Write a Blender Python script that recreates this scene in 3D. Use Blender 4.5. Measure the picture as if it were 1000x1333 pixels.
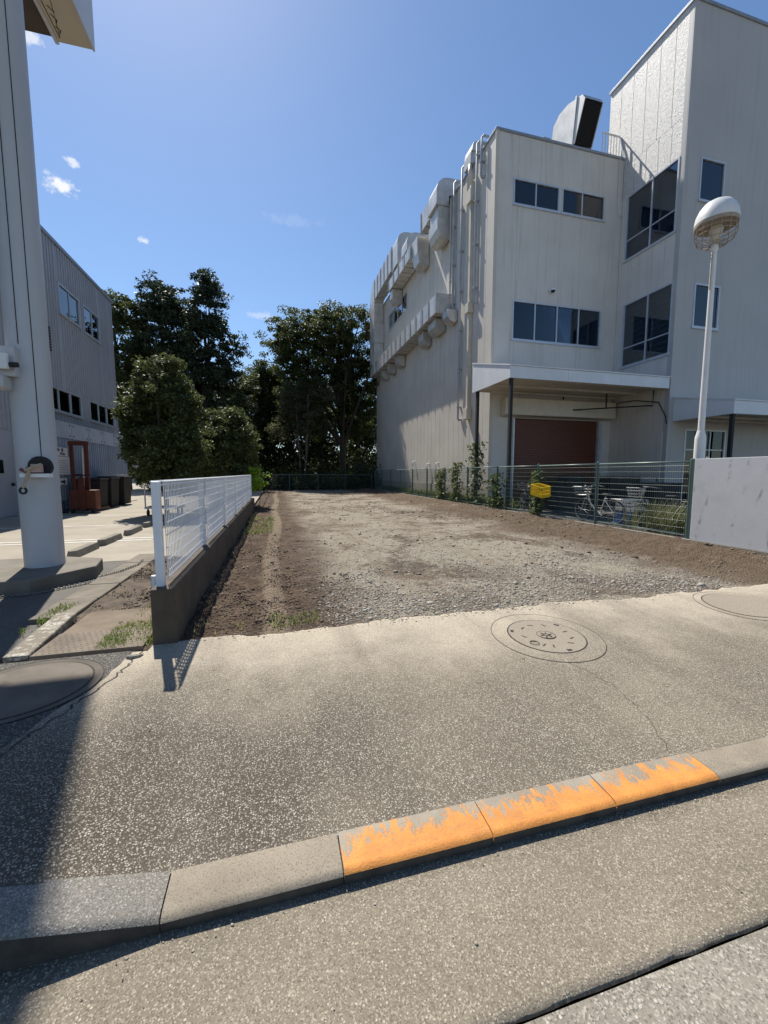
import bpy, math, random
import numpy as np
random.seed(7); rng = np.random.default_rng(11)
R = math.radians
for o in list(bpy.data.objects): bpy.data.objects.remove(o)
sc = bpy.context.scene
COL = sc.collection

# ------------------------------------------------------------------ camera
cd = bpy.data.cameras.new('camera'); cam = bpy.data.objects.new('camera', cd); COL.objects.link(cam)
CAMZ = 1.35; YAW = R(14.9); PITCH = math.atan(50.5/525)
cam.location = (0, 0, CAMZ); cam.rotation_euler = (R(90)-PITCH, 0, -YAW)
cd.sensor_fit = 'HORIZONTAL'; cd.sensor_width = 36; cd.lens = 18.9; cd.clip_start = .05; cd.clip_end = 3000
sc.camera = cam

# ------------------------------------------------------------------ sky and sun
SUN_EL = R(56); SUN_AZ = R(-16)            # azimuth from +Y, negative = to the left
SUNV = (math.sin(SUN_AZ)*math.cos(SUN_EL), math.cos(SUN_AZ)*math.cos(SUN_EL), math.sin(SUN_EL))
w = bpy.data.worlds.new('World'); sc.world = w; w.use_nodes = True
wn, wl = w.node_tree.nodes, w.node_tree.links; wn.clear()
sky = wn.new('ShaderNodeTexSky'); sky.sky_type = 'NISHITA'; sky.sun_disc = False
sky.sun_elevation = SUN_EL; sky.sun_rotation = SUN_AZ % (2*math.pi)
sky.air_density = 1.0; sky.dust_density = .25; sky.ozone_density = 2.6; sky.altitude = 0
bg = wn.new('ShaderNodeBackground'); bg.inputs['Strength'].default_value = .0885
wo = wn.new('ShaderNodeOutputWorld')
tcw = wn.new('ShaderNodeTexCoord')
def wmath(op, a, b=None, c=None):
    n = wn.new('ShaderNodeMath'); n.operation = op
    for i, v in enumerate((a, b, c)):
        if v is None: continue
        if isinstance(v, (int, float)): n.inputs[i].default_value = v
        else: wl.new(v, n.inputs[i])
    return n.outputs[0]
nz = wn.new('ShaderNodeTexNoise'); nz.inputs['Scale'].default_value = 62; nz.inputs['Detail'].default_value = 10
nz.inputs['Roughness'].default_value = .68
wl.new(tcw.outputs['Generated'], nz.inputs['Vector'])
total = None
# small fair-weather clouds: azimuth from +Y, elevation, half width, half height (radians), density
for az, el, hw, hh, dn in ((-21.8, 27.9, .026, .017, 1.0), (-20.7, 30.1, .012, .007, .75), (-23.0, 28.6, .008, .006, .5), (-14.5, 25.3, .010, .008, .7),
                           (-1.4, 19.7, .05, .009, .33), (2.8, 29.8, .07, .012, .09), (-23.4, 37.3, .02, .010, .7)):
    az, el = R(az), R(el)
    c = (math.sin(az)*math.cos(el), math.cos(az)*math.cos(el), math.sin(el))
    rx = (math.cos(az), -math.sin(az), 0)
    uy = (-math.sin(az)*math.sin(el), -math.cos(az)*math.sin(el), math.cos(el))
    def dot(vec):
        n = wn.new('ShaderNodeVectorMath'); n.operation = 'DOT_PRODUCT'; wl.new(tcw.outputs['Generated'], n.inputs[0]); n.inputs[1].default_value = vec
        return n.outputs['Value']
    a = wmath('DIVIDE', dot(rx), hw); b = wmath('DIVIDE', dot(uy), hh)
    d2 = wmath('ADD', wmath('MULTIPLY', a, a), wmath('MULTIPLY', b, b))
    d = wmath('SQRT', d2)
    m = wmath('SUBTRACT', wmath('MULTIPLY', nz.outputs['Fac'], 3.0), wmath('ADD', d, .62))
    m = wmath('MULTIPLY', m, 1.7); n = wn.new('ShaderNodeClamp'); wl.new(m, n.inputs['Value'])
    front = wmath('GREATER_THAN', dot(c), .5)
    m = wmath('MULTIPLY', wmath('MULTIPLY', n.outputs[0], dn), front)
    total = m if total is None else wmath('MAXIMUM', total, m)
mixw = wn.new('ShaderNodeMix'); mixw.data_type = 'RGBA'
hs = wn.new('ShaderNodeHueSaturation'); hs.inputs['Saturation'].default_value = 1.09; hs.inputs['Value'].default_value = 1.14; wl.new(sky.outputs['Color'], hs.inputs['Color'])
wl.new(total, mixw.inputs['Factor']); wl.new(hs.outputs['Color'], mixw.inputs['A']); mixw.inputs['B'].default_value = (7.6, 7.8, 8.2, 1)
wl.new(mixw.outputs['Result'], bg.inputs['Color']); wl.new(bg.outputs[0], wo.inputs['Surface'])

sl = bpy.data.lights.new('sun', 'SUN'); sl.energy = 5.0; sl.angle = R(.53); sl.color = (1, .94, .84)
so = bpy.data.objects.new('sun', sl); COL.objects.link(so)
from mathutils import Vector, Matrix
so.rotation_euler = Vector(SUNV).to_track_quat('Z', 'Y').to_euler(); so.location = (-4, 12, 24)
sc.view_settings.view_transform = 'Standard'; sc.view_settings.look = 'None'
sc.view_settings.exposure = 0.5; sc.view_settings.gamma = 1; sc.view_settings.use_curve_mapping = False
sc.render.engine = 'CYCLES'
sc.render.resolution_x = 768; sc.render.resolution_y = 1024
sc.cycles.max_bounces = 8; sc.cycles.transparent_max_bounces = 16

# ------------------------------------------------------------------ helpers: materials
# overall reflectance of whole materials, calibrated once against the photograph
ALBEDO = dict(exposed_aggregate=.72, gutter_concrete=.72, road_asphalt=.74, kerb_granite_grey=.72, parking_concrete=.74, drive_asphalt=.8, kerb_concrete=.72, kerb_orange_paint=.92, lot_soil=.95,
              strip_soil=.75, crushed_stone=.92, soil_clod=.92, dry_clod=.92, mixed_rubble=.9, strip_rubble=.75, line_white=.8, wheel_stop_concrete=.75, old_kerb=.72, worn_white_paint=.75, checker_plate=.75,
              brown_slab=.75, island_concrete=.75, manhole_mortar=.7, side_cladding=.88, rough_stucco=.8, cream_cladding=.92, tower_cladding=.83, pole_paint=.85, scuffed_white=.83, grey_siding=.95, footing_concrete=.75, duct_metal=.9, canopy_white=.95)
class NT:
    def __init__(s, name):
        s.m = bpy.data.materials.new(name); s.m.use_nodes = True
        s.n, s.l = s.m.node_tree.nodes, s.m.node_tree.links
        s.p = s.n['Principled BSDF']; s.out = s.n['Material Output']
        g = s.n.new('ShaderNodeNewGeometry'); s.geo = g; s.pos = g.outputs['Position']; s.isl = g.outputs['Random Per Island']
    def new(s, t, **k):
        n = s.n.new(t)
        for a, b in k.items(): setattr(n, a, b)
        return n
    def put(s, sock, v):
        if isinstance(v, bpy.types.NodeSocket): s.l.new(v, sock)
        elif isinstance(v, tuple) and len(v) == 3 and sock.type == 'RGBA': sock.default_value = (*v, 1)
        else: sock.default_value = v
    def math(s, op, a, b=None, clamp=False):
        n = s.new('ShaderNodeMath', operation=op); n.use_clamp = clamp; s.put(n.inputs[0], a)
        if b is not None: s.put(n.inputs[1], b)
        return n.outputs[0]
    def scale(s, v, sc3):
        n = s.new('ShaderNodeVectorMath', operation='MULTIPLY'); s.put(n.inputs[0], v); n.inputs[1].default_value = sc3
        return n.outputs[0]
    def noise(s, scale, detail=4, rough=.55, vec=None, dist=0):
        n = s.new('ShaderNodeTexNoise'); n.inputs['Scale'].default_value = scale; n.inputs['Detail'].default_value = detail
        n.inputs['Roughness'].default_value = rough; n.inputs['Distortion'].default_value = dist
        s.l.new(vec if vec is not None else s.pos, n.inputs['Vector']); return n.outputs['Fac']
    def voro(s, scale, vec=None, feature='F1'):
        n = s.new('ShaderNodeTexVoronoi', feature=feature); n.inputs['Scale'].default_value = scale
        s.l.new(vec if vec is not None else s.pos, n.inputs['Vector']); return n
    def ramp(s, v, a, b):           # smooth 0..1 between a and b
        n = s.new('ShaderNodeMapRange'); n.interpolation_type = 'SMOOTHSTEP'
        s.put(n.inputs['Value'], v); n.inputs['From Min'].default_value = a; n.inputs['From Max'].default_value = b
        return n.outputs['Result']
    def mix(s, f, a, b, mode='MIX'):
        n = s.new('ShaderNodeMix', data_type='RGBA', blend_type=mode)
        s.put(n.inputs['Factor'], f); s.put(n.inputs['A'], a); s.put(n.inputs['B'], b); return n.outputs['Result']
    def xyz(s):
        n = s.new('ShaderNodeSeparateXYZ'); s.l.new(s.pos, n.inputs[0]); return n.outputs
    def bump(s, h, strength=.5, dist=.01):
        n = s.new('ShaderNodeBump'); n.inputs['Strength'].default_value = strength; n.inputs['Distance'].default_value = dist
        s.l.new(h, n.inputs['Height']); s.l.new(n.outputs['Normal'], s.p.inputs['Normal'])
    def done(s, col, rough=.7, metal=0, spec=None):
        k = ALBEDO.get(s.m.name)
        if k: col = s.mix(1.0, col, (k,k,k), 'MULTIPLY')
        s.put(s.p.inputs['Base Color'], col); s.put(s.p.inputs['Roughness'], rough); s.p.inputs['Metallic'].default_value = metal
        if spec is not None: s.p.inputs['Specular IOR Level'].default_value = spec
        return s.m
MATS = {}
def pm(name, c1, c2=None, scale=3, rough=.65, bump=0, bscale=60, metal=0, streak=0, bdist=.004):
    if name in MATS: return MATS[name]
    t = NT(name); c2 = c2 or tuple(v*.82 for v in c1)
    col = t.mix(t.ramp(t.noise(scale, 6, .62), .3, .7), c1, c2)
    if streak:
        v = t.scale(t.pos, (2.6, 2.6, .12))
        f = t.ramp(t.noise(2.2, 6, .7, v), .5, .78)
        col = t.mix(t.math('MULTIPLY', f, streak), col, tuple(v*.45 for v in c1[:2])+(c1[2]*.4,))
    if bump: t.bump(t.noise(bscale, 5, .6), bump, bdist)
    MATS[name] = t.done(col, rough, metal); return MATS[name]

# ------------------------------------------------------------------ helpers: meshes
ORG = {}
class MB:
    def __init__(s): s.v = []; s.f = []
    def add(s, vs, fs):
        o = len(s.v); s.v += [tuple(p) for p in vs]; s.f += [tuple(i+o for i in f) for f in fs]; return s
    def box(s, x0, x1, y0, y1, z0, z1):
        return s.add([(x0,y0,z0),(x1,y0,z0),(x1,y1,z0),(x0,y1,z0),(x0,y0,z1),(x1,y0,z1),(x1,y1,z1),(x0,y1,z1)],
                     [(0,3,2,1),(4,5,6,7),(0,1,5,4),(1,2,6,5),(2,3,7,6),(3,0,4,7)])
    def prism(s, poly, z0, z1):      # poly: xy, counter-clockwise
        n = len(poly); z0 = [z0]*n if not hasattr(z0, '__len__') else z0; z1 = [z1]*n if not hasattr(z1, '__len__') else z1
        vs = [(x,y,z0[i]) for i,(x,y) in enumerate(poly)]+[(x,y,z1[i]) for i,(x,y) in enumerate(poly)]
        return s.add(vs, [tuple(range(n))[::-1], tuple(range(n,2*n))]+[(i,(i+1)%n,n+(i+1)%n,n+i) for i in range(n)])
    def extrude(s, prof, axis, a0, a1):   # prof in the plane normal to axis ('x': (y,z), 'y': (x,z))
        n = len(prof)
        f = (lambda p,a: (a,p[0],p[1])) if axis == 'x' else (lambda p,a: (p[0],a,p[1]))
        vs = [f(p,a0) for p in prof]+[f(p,a1) for p in prof]
        return s.add(vs, [tuple(range(n))[::-1], tuple(range(n,2*n))]+[(i,(i+1)%n,n+(i+1)%n,n+i) for i in range(n)])
    def tube(s, pts, r, n=8, cap=True):
        pts = [Vector(p) for p in pts]; rs = r if hasattr(r, '__len__') else [r]*len(pts)
        rings = []; prev = None
        for i, p in enumerate(pts):
            d = (pts[min(i+1,len(pts)-1)]-pts[max(i-1,0)]).normalized()
            if prev is None:
                a = Vector((0,0,1)) if abs(d.z) < .9 else Vector((1,0,0)); u = d.cross(a).normalized()
            else:
                u = (prev-d*prev.dot(d)).normalized()
            prev = u; v = d.cross(u)
            rings.append([p+u*(rs[i]*math.cos(2*math.pi*k/n))+v*(rs[i]*math.sin(2*math.pi*k/n)) for k in range(n)])
        vs = [q for ring in rings for q in ring]; fs = []
        for i in range(len(pts)-1):
            for k in range(n): fs.append((i*n+k, i*n+(k+1)%n, (i+1)*n+(k+1)%n, (i+1)*n+k))
        if cap: fs += [tuple(range(n))[::-1], tuple(range((len(pts)-1)*n, len(pts)*n))]
        return s.add(vs, fs)
    def lathe(s, prof, c, n=24):     # prof: (r,z) upward, around vertical axis at c
        vs = []; fs = []
        for r, z in prof:
            for k in range(n): vs.append((c[0]+r*math.cos(2*math.pi*k/n), c[1]+r*math.sin(2*math.pi*k/n), c[2]+z))
        for i in range(len(prof)-1):
            for k in range(n): fs.append((i*n+k, i*n+(k+1)%n, (i+1)*n+(k+1)%n, (i+1)*n+k))
        fs += [tuple(range(n))[::-1], tuple(range((len(prof)-1)*n, len(prof)*n))]
        return s.add(vs, fs)
    def ring(s, c, r, tr, axis='z', n=24, m=6):
        vs = []; fs = []
        for i in range(n):
            a = 2*math.pi*i/n
            for j in range(m):
                b = 2*math.pi*j/m; q = r+tr*math.cos(b); h = tr*math.sin(b); x, y = q*math.cos(a), q*math.sin(a)
                vs.append({'z': (c[0]+x,c[1]+y,c[2]+h), 'x': (c[0]+h,c[1]+x,c[2]+y), 'y': (c[0]+x,c[1]+h,c[2]+y)}[axis])
        for i in range(n):
            for j in range(m): fs.append((i*m+j, ((i+1)%n)*m+j, ((i+1)%n)*m+(j+1)%m, i*m+(j+1)%m))
        return s.add(vs, fs)
    def build(s, name, mat, parent=None, smooth=False, bevel=0, org=None):
        a = np.array(s.v, dtype=float)
        c = np.array(org) if org is not None else np.array([(a[:,0].min()+a[:,0].max())/2, (a[:,1].min()+a[:,1].max())/2, a[:,2].min()])
        me = bpy.data.meshes.new(name); me.from_pydata([tuple(p) for p in a-c], [], s.f); me.update()
        return link(me, name, mat, parent, c, smooth, bevel)
def link(me, name, mat, parent, c, smooth=False, bevel=0):
    o = bpy.data.objects.new(name, me); COL.objects.link(o)
    if mat is not None and not me.materials: me.materials.append(mat)
    if smooth:
        me.polygons.foreach_set('use_smooth', [True]*len(me.polygons))
        if smooth == 'auto':
            try: me.set_sharp_from_angle(angle=R(35))
            except Exception: pass
    if bevel:
        b = o.modifiers.new('bevel', 'BEVEL'); b.width = bevel; b.segments = 2; b.limit_method = 'ANGLE'; b.angle_limit = R(40)
    po = np.zeros(3)
    if parent is not None: o.parent = parent; po = ORG[parent.name]
    o.location = tuple(np.array(c)-po); ORG[o.name] = np.array(c, float); return o
def copy_at(src, c, parent=None, name=None):          # a copy that shares mesh data, its base at world point c
    o = src.copy(); COL.objects.link(o)
    if name: o.name = name
    po = np.zeros(3)
    if parent is not None: o.parent = parent; po = ORG[parent.name]
    o.location = tuple(np.array(c, float)-po); ORG[o.name] = np.array(c, float); return o
def tag(o, label=None, cat=None, group=None, kind=None):
    for k, v in (('label', label), ('category', cat), ('group', group), ('kind', kind)):
        if v: o[k] = v
    return o
def thing(name, label, cat, loc, group=None):
    o = bpy.data.objects.new(name, None); COL.objects.link(o); o.location = loc; o.empty_display_size = .2
    ORG[o.name] = np.array(loc, float); return tag(o, label, cat, group)
def struct(o): o['kind'] = 'structure'; return o
def np_mesh(name, V, Fq, mat, parent=None, smooth=False, c=(0,0,0)):   # V (n,3), Fq (m,3|4), world coordinates
    c = np.array(c, float); me = bpy.data.meshes.new(name); k = Fq.shape[1]
    me.vertices.add(len(V)); me.vertices.foreach_set('co', (V-c).astype(np.float32).ravel())
    me.loops.add(Fq.size); me.loops.foreach_set('vertex_index', Fq.astype(np.int32).ravel())
    me.polygons.add(len(Fq)); me.polygons.foreach_set('loop_start', np.arange(0, Fq.size, k, dtype=np.int32))
    try: me.polygons.foreach_set('loop_total', np.full(len(Fq), k, dtype=np.int32))
    except Exception: pass
    me.update(calc_edges=True); me.validate()
    return link(me, name, mat, parent, c, smooth)
_lat = rng.random((256, 256))
def vnoise(x, y):
    xi = np.floor(x).astype(int); yi = np.floor(y).astype(int); fx = x-xi; fy = y-yi
    fx = fx*fx*(3-2*fx); fy = fy*fy*(3-2*fy); g = lambda i, j: _lat[i % 256, j % 256]
    return (g(xi,yi)*(1-fx)+g(xi+1,yi)*fx)*(1-fy)+(g(xi,yi+1)*(1-fx)+g(xi+1,yi+1)*fx)*fy-.5
def fbm(x, y, o=4):
    s = 0; a = 1.0
    for i in range(o): s = s+a*vnoise(x*2**i+17*i, y*2**i+31*i); a *= .5
    return s
def grid(xs, ys, zf):
    X, Y = np.meshgrid(xs, ys); Z = zf(X, Y); n, m = X.shape
    V = np.stack([X.ravel(), Y.ravel(), Z.ravel()], 1); i = np.arange(n*m).reshape(n, m)
    return V, np.stack([i[:-1,:-1].ravel(), i[:-1,1:].ravel(), i[1:,1:].ravel(), i[1:,:-1].ravel()], 1)
def ss(a, b, x): t = np.clip((x-a)/(b-a), 0, 1); return t*t*(3-2*t)

# ================================================================== THE SETTING
# ------------------------------------------------------------------ ground materials
def aggregate(name, ca, cb, peb, pscale, amount=.5, stain=(.13,.10,.075), bstr=.5, full=False, stain_shade=None, dust=False, silt=None):
    t = NT(name)
    base = t.mix(t.ramp(t.noise(.9, 6, .65), .35, .68), ca, cb)
    base = t.mix(t.math('MULTIPLY', t.ramp(t.noise(.55, 5, .7, t.scale(t.pos, (1.6,.55,1))), .52, .75), .55), base, stain)
    base = t.mix(t.math('MULTIPLY', t.ramp(t.noise(7, 5, .75), .45, .8), .3), base, tuple(v*.55 for v in ca))
    if stain_shade:            # ragged dark stain, spread left to paint the sign's shadow deeper
        o = t.xyz(); dx = t.math('DIVIDE', t.math('SUBTRACT', o[0], stain_shade[0]), stain_shade[2]); dy = t.math('DIVIDE', t.math('SUBTRACT', o[1], stain_shade[1]), stain_shade[3])
        d = t.math('ADD', t.math('SQRT', t.math('ADD', t.math('MULTIPLY', dx, dx), t.math('MULTIPLY', dy, dy))), t.math('MULTIPLY', t.math('SUBTRACT', t.noise(1.7, 5, .65), .5), 1.3))
        base = t.mix(t.math('MULTIPLY', t.math('SUBTRACT', 1.0, t.ramp(d, .35, 1.3)), .85), base, stain_shade[4])
    if dust:            # pale dust carried out of the lot, thinning towards the kerb, and two worn wheel paths
        o = t.xyz(); e = t.math('ADD', o[1], t.math('MULTIPLY', t.math('SUBTRACT', t.noise(.8, 5, .65), .5), 2.6))
        base = t.mix(t.math('MULTIPLY', t.ramp(e, 2.1, 3.5), .85), base, (.68,.59,.455)); peb = tuple(v*1.05 for v in peb)
        wv = t.ramp(t.noise(1.3, 3, .5, t.scale(t.pos, (1.5,.18,1))), .5, .68); base = t.mix(t.math('MULTIPLY', wv, .45), base, (.15,.125,.095))
    if silt:            # dark silt lying along the kerb
        o = t.xyz(); e = t.math('ADD', o[1], t.math('MULTIPLY', t.math('SUBTRACT', t.noise(2.2, 6, .7), .5), .32)); base = t.mix(t.math('MULTIPLY', t.ramp(e, silt[0], silt[1]), .75), base, (.12,.095,.068))
    warp = t.pos if full else t.scale(t.pos, (1, 1, 0))
    v = t.voro(pscale, warp); sep = t.new('ShaderNodeSeparateColor'); t.l.new(v.outputs['Color'], sep.inputs[0])
    rim = t.math('SUBTRACT', 1.0, t.ramp(v.outputs['Distance'], .28, .5))
    dens = t.ramp(t.noise(2.3, 4, .6), .25, .8)
    sel = t.ramp(t.math('ADD', sep.outputs[0], t.math('MULTIPLY', dens, .5)), 1.28-amount, 1.5-amount)
    f = t.math('MULTIPLY', rim, sel)
    pc = t.mix(sep.outputs[1], tuple(c*.62 for c in peb), peb)
    col = t.mix(f, base, pc)
    v2 = t.voro(pscale*2.3, warp); s2 = t.new('ShaderNodeSeparateColor'); t.l.new(v2.outputs['Color'], s2.inputs[0])
    col = t.mix(t.math('MULTIPLY', t.ramp(s2.outputs[0], .62, .9), .55), col, tuple(c*.42 for c in ca))
    col = t.mix(t.math('MULTIPLY', t.ramp(s2.outputs[1], .75, .97), .55), col, tuple(min(1, c*1.0) for c in peb))
    h = t.math('ADD', t.math('MULTIPLY', f, .8), t.math('MULTIPLY', t.noise(pscale*1.4, 3, .6), .9))
    t.bump(h, bstr, .006)
    return t.done(col, .82, spec=.3)
mAPRON = aggregate('exposed_aggregate', (.185,.158,.118), (.275,.237,.177), (.70,.63,.51), 104, .52, (.135,.105,.075), .7, stain_shade=(-.5,1.9,1.1,.8,(.075,.062,.046)), dust=True)
mGUTTER = aggregate('gutter_concrete', (.245,.21,.157), (.325,.28,.213), (.62,.55,.43), 105, .4, (.185,.148,.10), .45, silt=(1.24,1.36))
mROAD = aggregate('road_asphalt', (.255,.232,.188), (.35,.32,.262), (.62,.57,.49), 74, .48, (.2,.18,.145), .55)
mKERBL = aggregate('kerb_granite_grey', (.25,.228,.195), (.33,.305,.262), (.58,.54,.48), 110, .55, (.2,.19,.18), .4, True)
mLOTC = pm('parking_concrete', (.42,.375,.30), (.33,.29,.225), 1.1, .85, .3, 40)
mOLDASP = aggregate('old_asphalt', (.05,.048,.044), (.075,.07,.062), (.3,.28,.25), 70, .42, (.06,.052,.042), .8)
mDRIVE = aggregate('drive_asphalt', (.105,.098,.088), (.145,.135,.12), (.3,.28,.25), 90, .3, (.16,.14,.11), .5)
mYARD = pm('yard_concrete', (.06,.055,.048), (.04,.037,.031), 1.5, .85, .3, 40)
mSOILFAR = pm('woodland_floor', (.07,.055,.038), (.045,.04,.022), 1.2, .95, .5, 12)

def kerb_material():
    t = NT('kerb_concrete')
    base = t.mix(t.ramp(t.noise(3, 6, .65), .35, .68), (.43,.365,.275), (.32,.268,.198))
    base = t.mix(t.math('MULTIPLY', t.ramp(t.noise(180, 3, .6), .5, .66), .7), base, (.15,.13,.105))
    base = t.mix(t.math('MULTIPLY', t.ramp(t.noise(7, 5, .7, t.scale(t.pos, (1,.6,1))), .58, .75), .5), base, (.17,.13,.085))
    t.bump(t.noise(150, 4, .6), .35, .004)
    return t.done(base, .85)
def kerb_orange():
    t = NT('kerb_orange_paint')
    conc = t.mix(t.ramp(t.noise(3, 6, .65), .35, .68), (.38,.335,.265), (.26,.228,.175))
    conc = t.mix(t.math('MULTIPLY', t.ramp(t.noise(180, 3, .6), .5, .72), .45), conc, (.17,.15,.125))
    o = t.xyz()
    # paint stays whole at the road edge and is worn away in streaks towards the back
    back = t.ramp(o[1], 1.325, 1.50)
    streak = t.noise(34, 6, .8, t.scale(t.pos, (1,.3,1)))
    blot = t.noise(2.6, 3, .5, t.scale(t.pos, (1,.3,1)))
    fine = t.noise(130, 4, .7)
    wear = t.math('ADD', t.math('MULTIPLY', t.ramp(streak, .36, .64), .85), t.math('ADD', t.math('MULTIPLY', blot, 1.3), t.math('MULTIPLY', fine, .6)))
    conc = t.mix(t.math('MULTIPLY', t.math('SUBTRACT', 1.0, t.ramp(t.math('ADD', o[2], t.math('MULTIPLY', t.noise(14,4,.7), .03)), -.112, -.098)), .85), conc, (.045,.04,.034))  # foot of the block blackened: shade of the front face painted in
    lim = t.math('SUBTRACT', 1.93, t.math('MULTIPLY', back, .92))
    f = t.ramp(t.math('SUBTRACT', lim, wear), -.02, .03)
    f = t.math('MULTIPLY', f, t.math('MULTIPLY', t.ramp(o[0], .2, .206), t.math('SUBTRACT', 1.0, t.ramp(o[0], 1.994, 2.0))))
    f = t.math('MULTIPLY', f, t.math('SUBTRACT', 1.0, t.math('MULTIPLY', t.ramp(t.noise(170, 4, .8), .56, .66), t.math('ADD', .25, t.math('MULTIPLY', back, .75)))))
    f = t.math('MULTIPLY', f, t.ramp(t.math('ADD', o[2], t.math('MULTIPLY', t.noise(40,4,.7), .02)), -.104, -.098))
    org = t.mix(t.ramp(t.noise(9, 5, .6), .3, .7), (.78,.32,.065), (.64,.245,.05))
    org = t.mix(t.math('MULTIPLY', t.ramp(t.noise(60, 6, .8), .5, .72), .42), org, (.26,.125,.05)); org = t.mix(t.math('MULTIPLY', t.ramp(t.noise(5, 5, .75, t.scale(t.pos, (1,3,1))), .52, .7), .4), org, (.30,.16,.075))
    t.bump(t.math('ADD', t.math('MULTIPLY', f, .5), t.noise(150, 4, .6)), .5, .005)
    return t.done(t.mix(f, conc, org), .72)
mKERB, mKORG = kerb_material(), kerb_orange()
mKFACE = pm('shade_dark_concrete', (.075,.066,.055), (.035,.031,.027), 9, .9, .5, 90)     # near-black kerb fronts: their shade is painted into the colour

# ------------------------------------------------------------------ large sheets
struct(MB().box(-900, 900, -900, 900, -.6, -.32).build('ground', pm('far_ground', (.12,.115,.09), (.09,.085,.06), .05, .95)))
def flat(name, poly, z, mat, t=.2): return struct(MB().prism(poly, z-t, z).build(name, mat))
flat('parking_lot', [(-60,7.0), (-.98,7.0), (-.98,60), (-60,60)], -.004, mLOTC)
flat('driveway', [(-60,3.32), (-1.99,3.32), (-1.99,6.998), (-60,6.998)], -.008, mDRIVE)
flat('yard', [(7.9,3.5), (70,3.5), (70,60), (7.9,60)], -.03, mYARD)
flat('woodland_ground', [(-.975,32.6), (7.895,32.6), (7.895,59.9), (-.975,59.9)], -.02, mSOILFAR)
flat('woodland_ground', [(-300,60.01), (300,60.01), (300,400), (-300,400)], -.03, mSOILFAR)
flat('road', [(-80,-40), (80,-40), (80,.818), (-80,.829)], -.132, mROAD)
V, Fq = grid(np.linspace(-12, 16, 380), np.array([.834,.838,.87,.92,1.0,1.1,1.2,1.26,1.3,1.36]),
             lambda X, Y: -.130-.006*ss(1.0,1.3,Y)+.0035*fbm(X*2,Y*2)+.004*ss(.85,.83,Y)*fbm(X*14,Y*3)-.012*(Y<.836))
V[:760,1] += .007*fbm(V[:760,0]*9, V[:760,0]*0+4, 4)
gut = struct(np_mesh('gutter', V, Fq, mGUTTER, smooth=True))

# pavement apron: falls from the lot to the dropped kerb, rises to the left
def zap(X, Y):
    t = np.clip((3.45-Y)/1.98, 0, 1); low = -.088+.115*ss(-.4,-1.05,X)
    low = low+.10*ss(4.2,4.9,X)
    return t*low+.0025*fbm(X*1.7,Y*1.7,3)
xs = np.concatenate([np.linspace(-9,-2.2,60), np.linspace(-2.17,5.2,370), np.linspace(5.25,14,70)])
ys = np.linspace(0, 1, 70)
X, Tt = np.meshgrid(xs, ys)
edge = 3.47+.09*fbm(X*1.1, X*0+3.1, 3)+.06*fbm(X*8, X*0+9.1, 4)
edge = np.where(X < -.96, 3.32+.01*fbm(X*5, X*0), edge)
Y = 1.462+Tt*(edge-1.462); Z = zap(X, Y)+.012
Z = np.where(Tt > .999, Z-.05, Z)
n, m = X.shape; i = np.arange(n*m).reshape(n, m)
Fq = np.stack([i[:-1,:-1].ravel(), i[:-1,1:].ravel(), i[1:,1:].ravel(), i[1:,:-1].ravel()], 1)
struct(np_mesh('pavement', np.stack([X.ravel(),Y.ravel(),Z.ravel()],1), Fq, mAPRON, smooth=True))

# cracks in the pavement: thin dark open joints sunk in the surface
mGAP = pm('joint_dirt', (.035,.03,.025), (.05,.043,.033), 30, .95)
def ribbon(pts, w, lift=.0015, z=None):
    b = MB(); P = [Vector((x, y, (float(zap(np.array(x), np.array(y)))+.012 if z is None else z)+lift)) for x, y in pts]
    L = []
    for k, p in enumerate(P):
        d = (P[min(k+1,len(P)-1)]-P[max(k-1,0)]).normalized(); s = Vector((-d.y, d.x, 0)); ww = w*(.45+random.random())/2
        L.append((p+s*ww, p-s*ww))
    for k in range(len(L)-1): b.add([L[k][0], L[k][1], L[k+1][1], L[k+1][0]], [(0,1,2,3)])
    return b
def wander(p, q, n, amp):
    o = []
    for k in range(n+1):
        t = k/n; a = amp*math.sin(math.pi*min(t*3, 1)/2)
        o.append((p[0]+(q[0]-p[0])*t+random.uniform(-a,a), p[1]+(q[1]-p[1])*t+random.uniform(-a,a)))
    return o
crack = ribbon(wander((2.03,2.5), (2.13,2.08), 16, .014)+wander((2.13,2.08), (2.05,1.75), 12, .012)+wander((2.05,1.75),(1.92,1.5),9,.01), .0028).build('pavement_crack', mGAP)
tag(crack, kind='structure')
crack = ribbon(wander((-1.0,3.3), (-1.05,2.9), 18, .02)+wander((-1.05,2.9), (-1.25,2.3), 22, .02)+wander((-1.25,2.3),(-1.45,1.5),26,.015), .011).build('pavement_crack', mGAP)
tag(crack, kind='structure')
# older dark asphalt left of the crack
cl = lambda y: np.interp(y, [1.47,2.3,2.9,3.3], [-1.45,-1.25,-1.05,-1.0])+.03*fbm(y*6, y*0+2, 3)
yy = np.linspace(1.466, 3.315, 60); uu = np.linspace(0, 1, 40); U, Yq = np.meshgrid(uu, yy); Xq = -8.5+(cl(Yq)+8.5)*U**.5
nn, mm = U.shape; i = np.arange(nn*mm).reshape(nn, mm)
struct(np_mesh('asphalt_pavement', np.stack([Xq.ravel(), Yq.ravel(), (zap(Xq,Yq)+.0165-.012*(U > .999)).ravel()], 1), np.stack([i[:-1,:-1].ravel(), i[:-1,1:].ravel(), i[1:,1:].ravel(), i[1:,:-1].ravel()], 1), mOLDASP, smooth=True))

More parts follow.
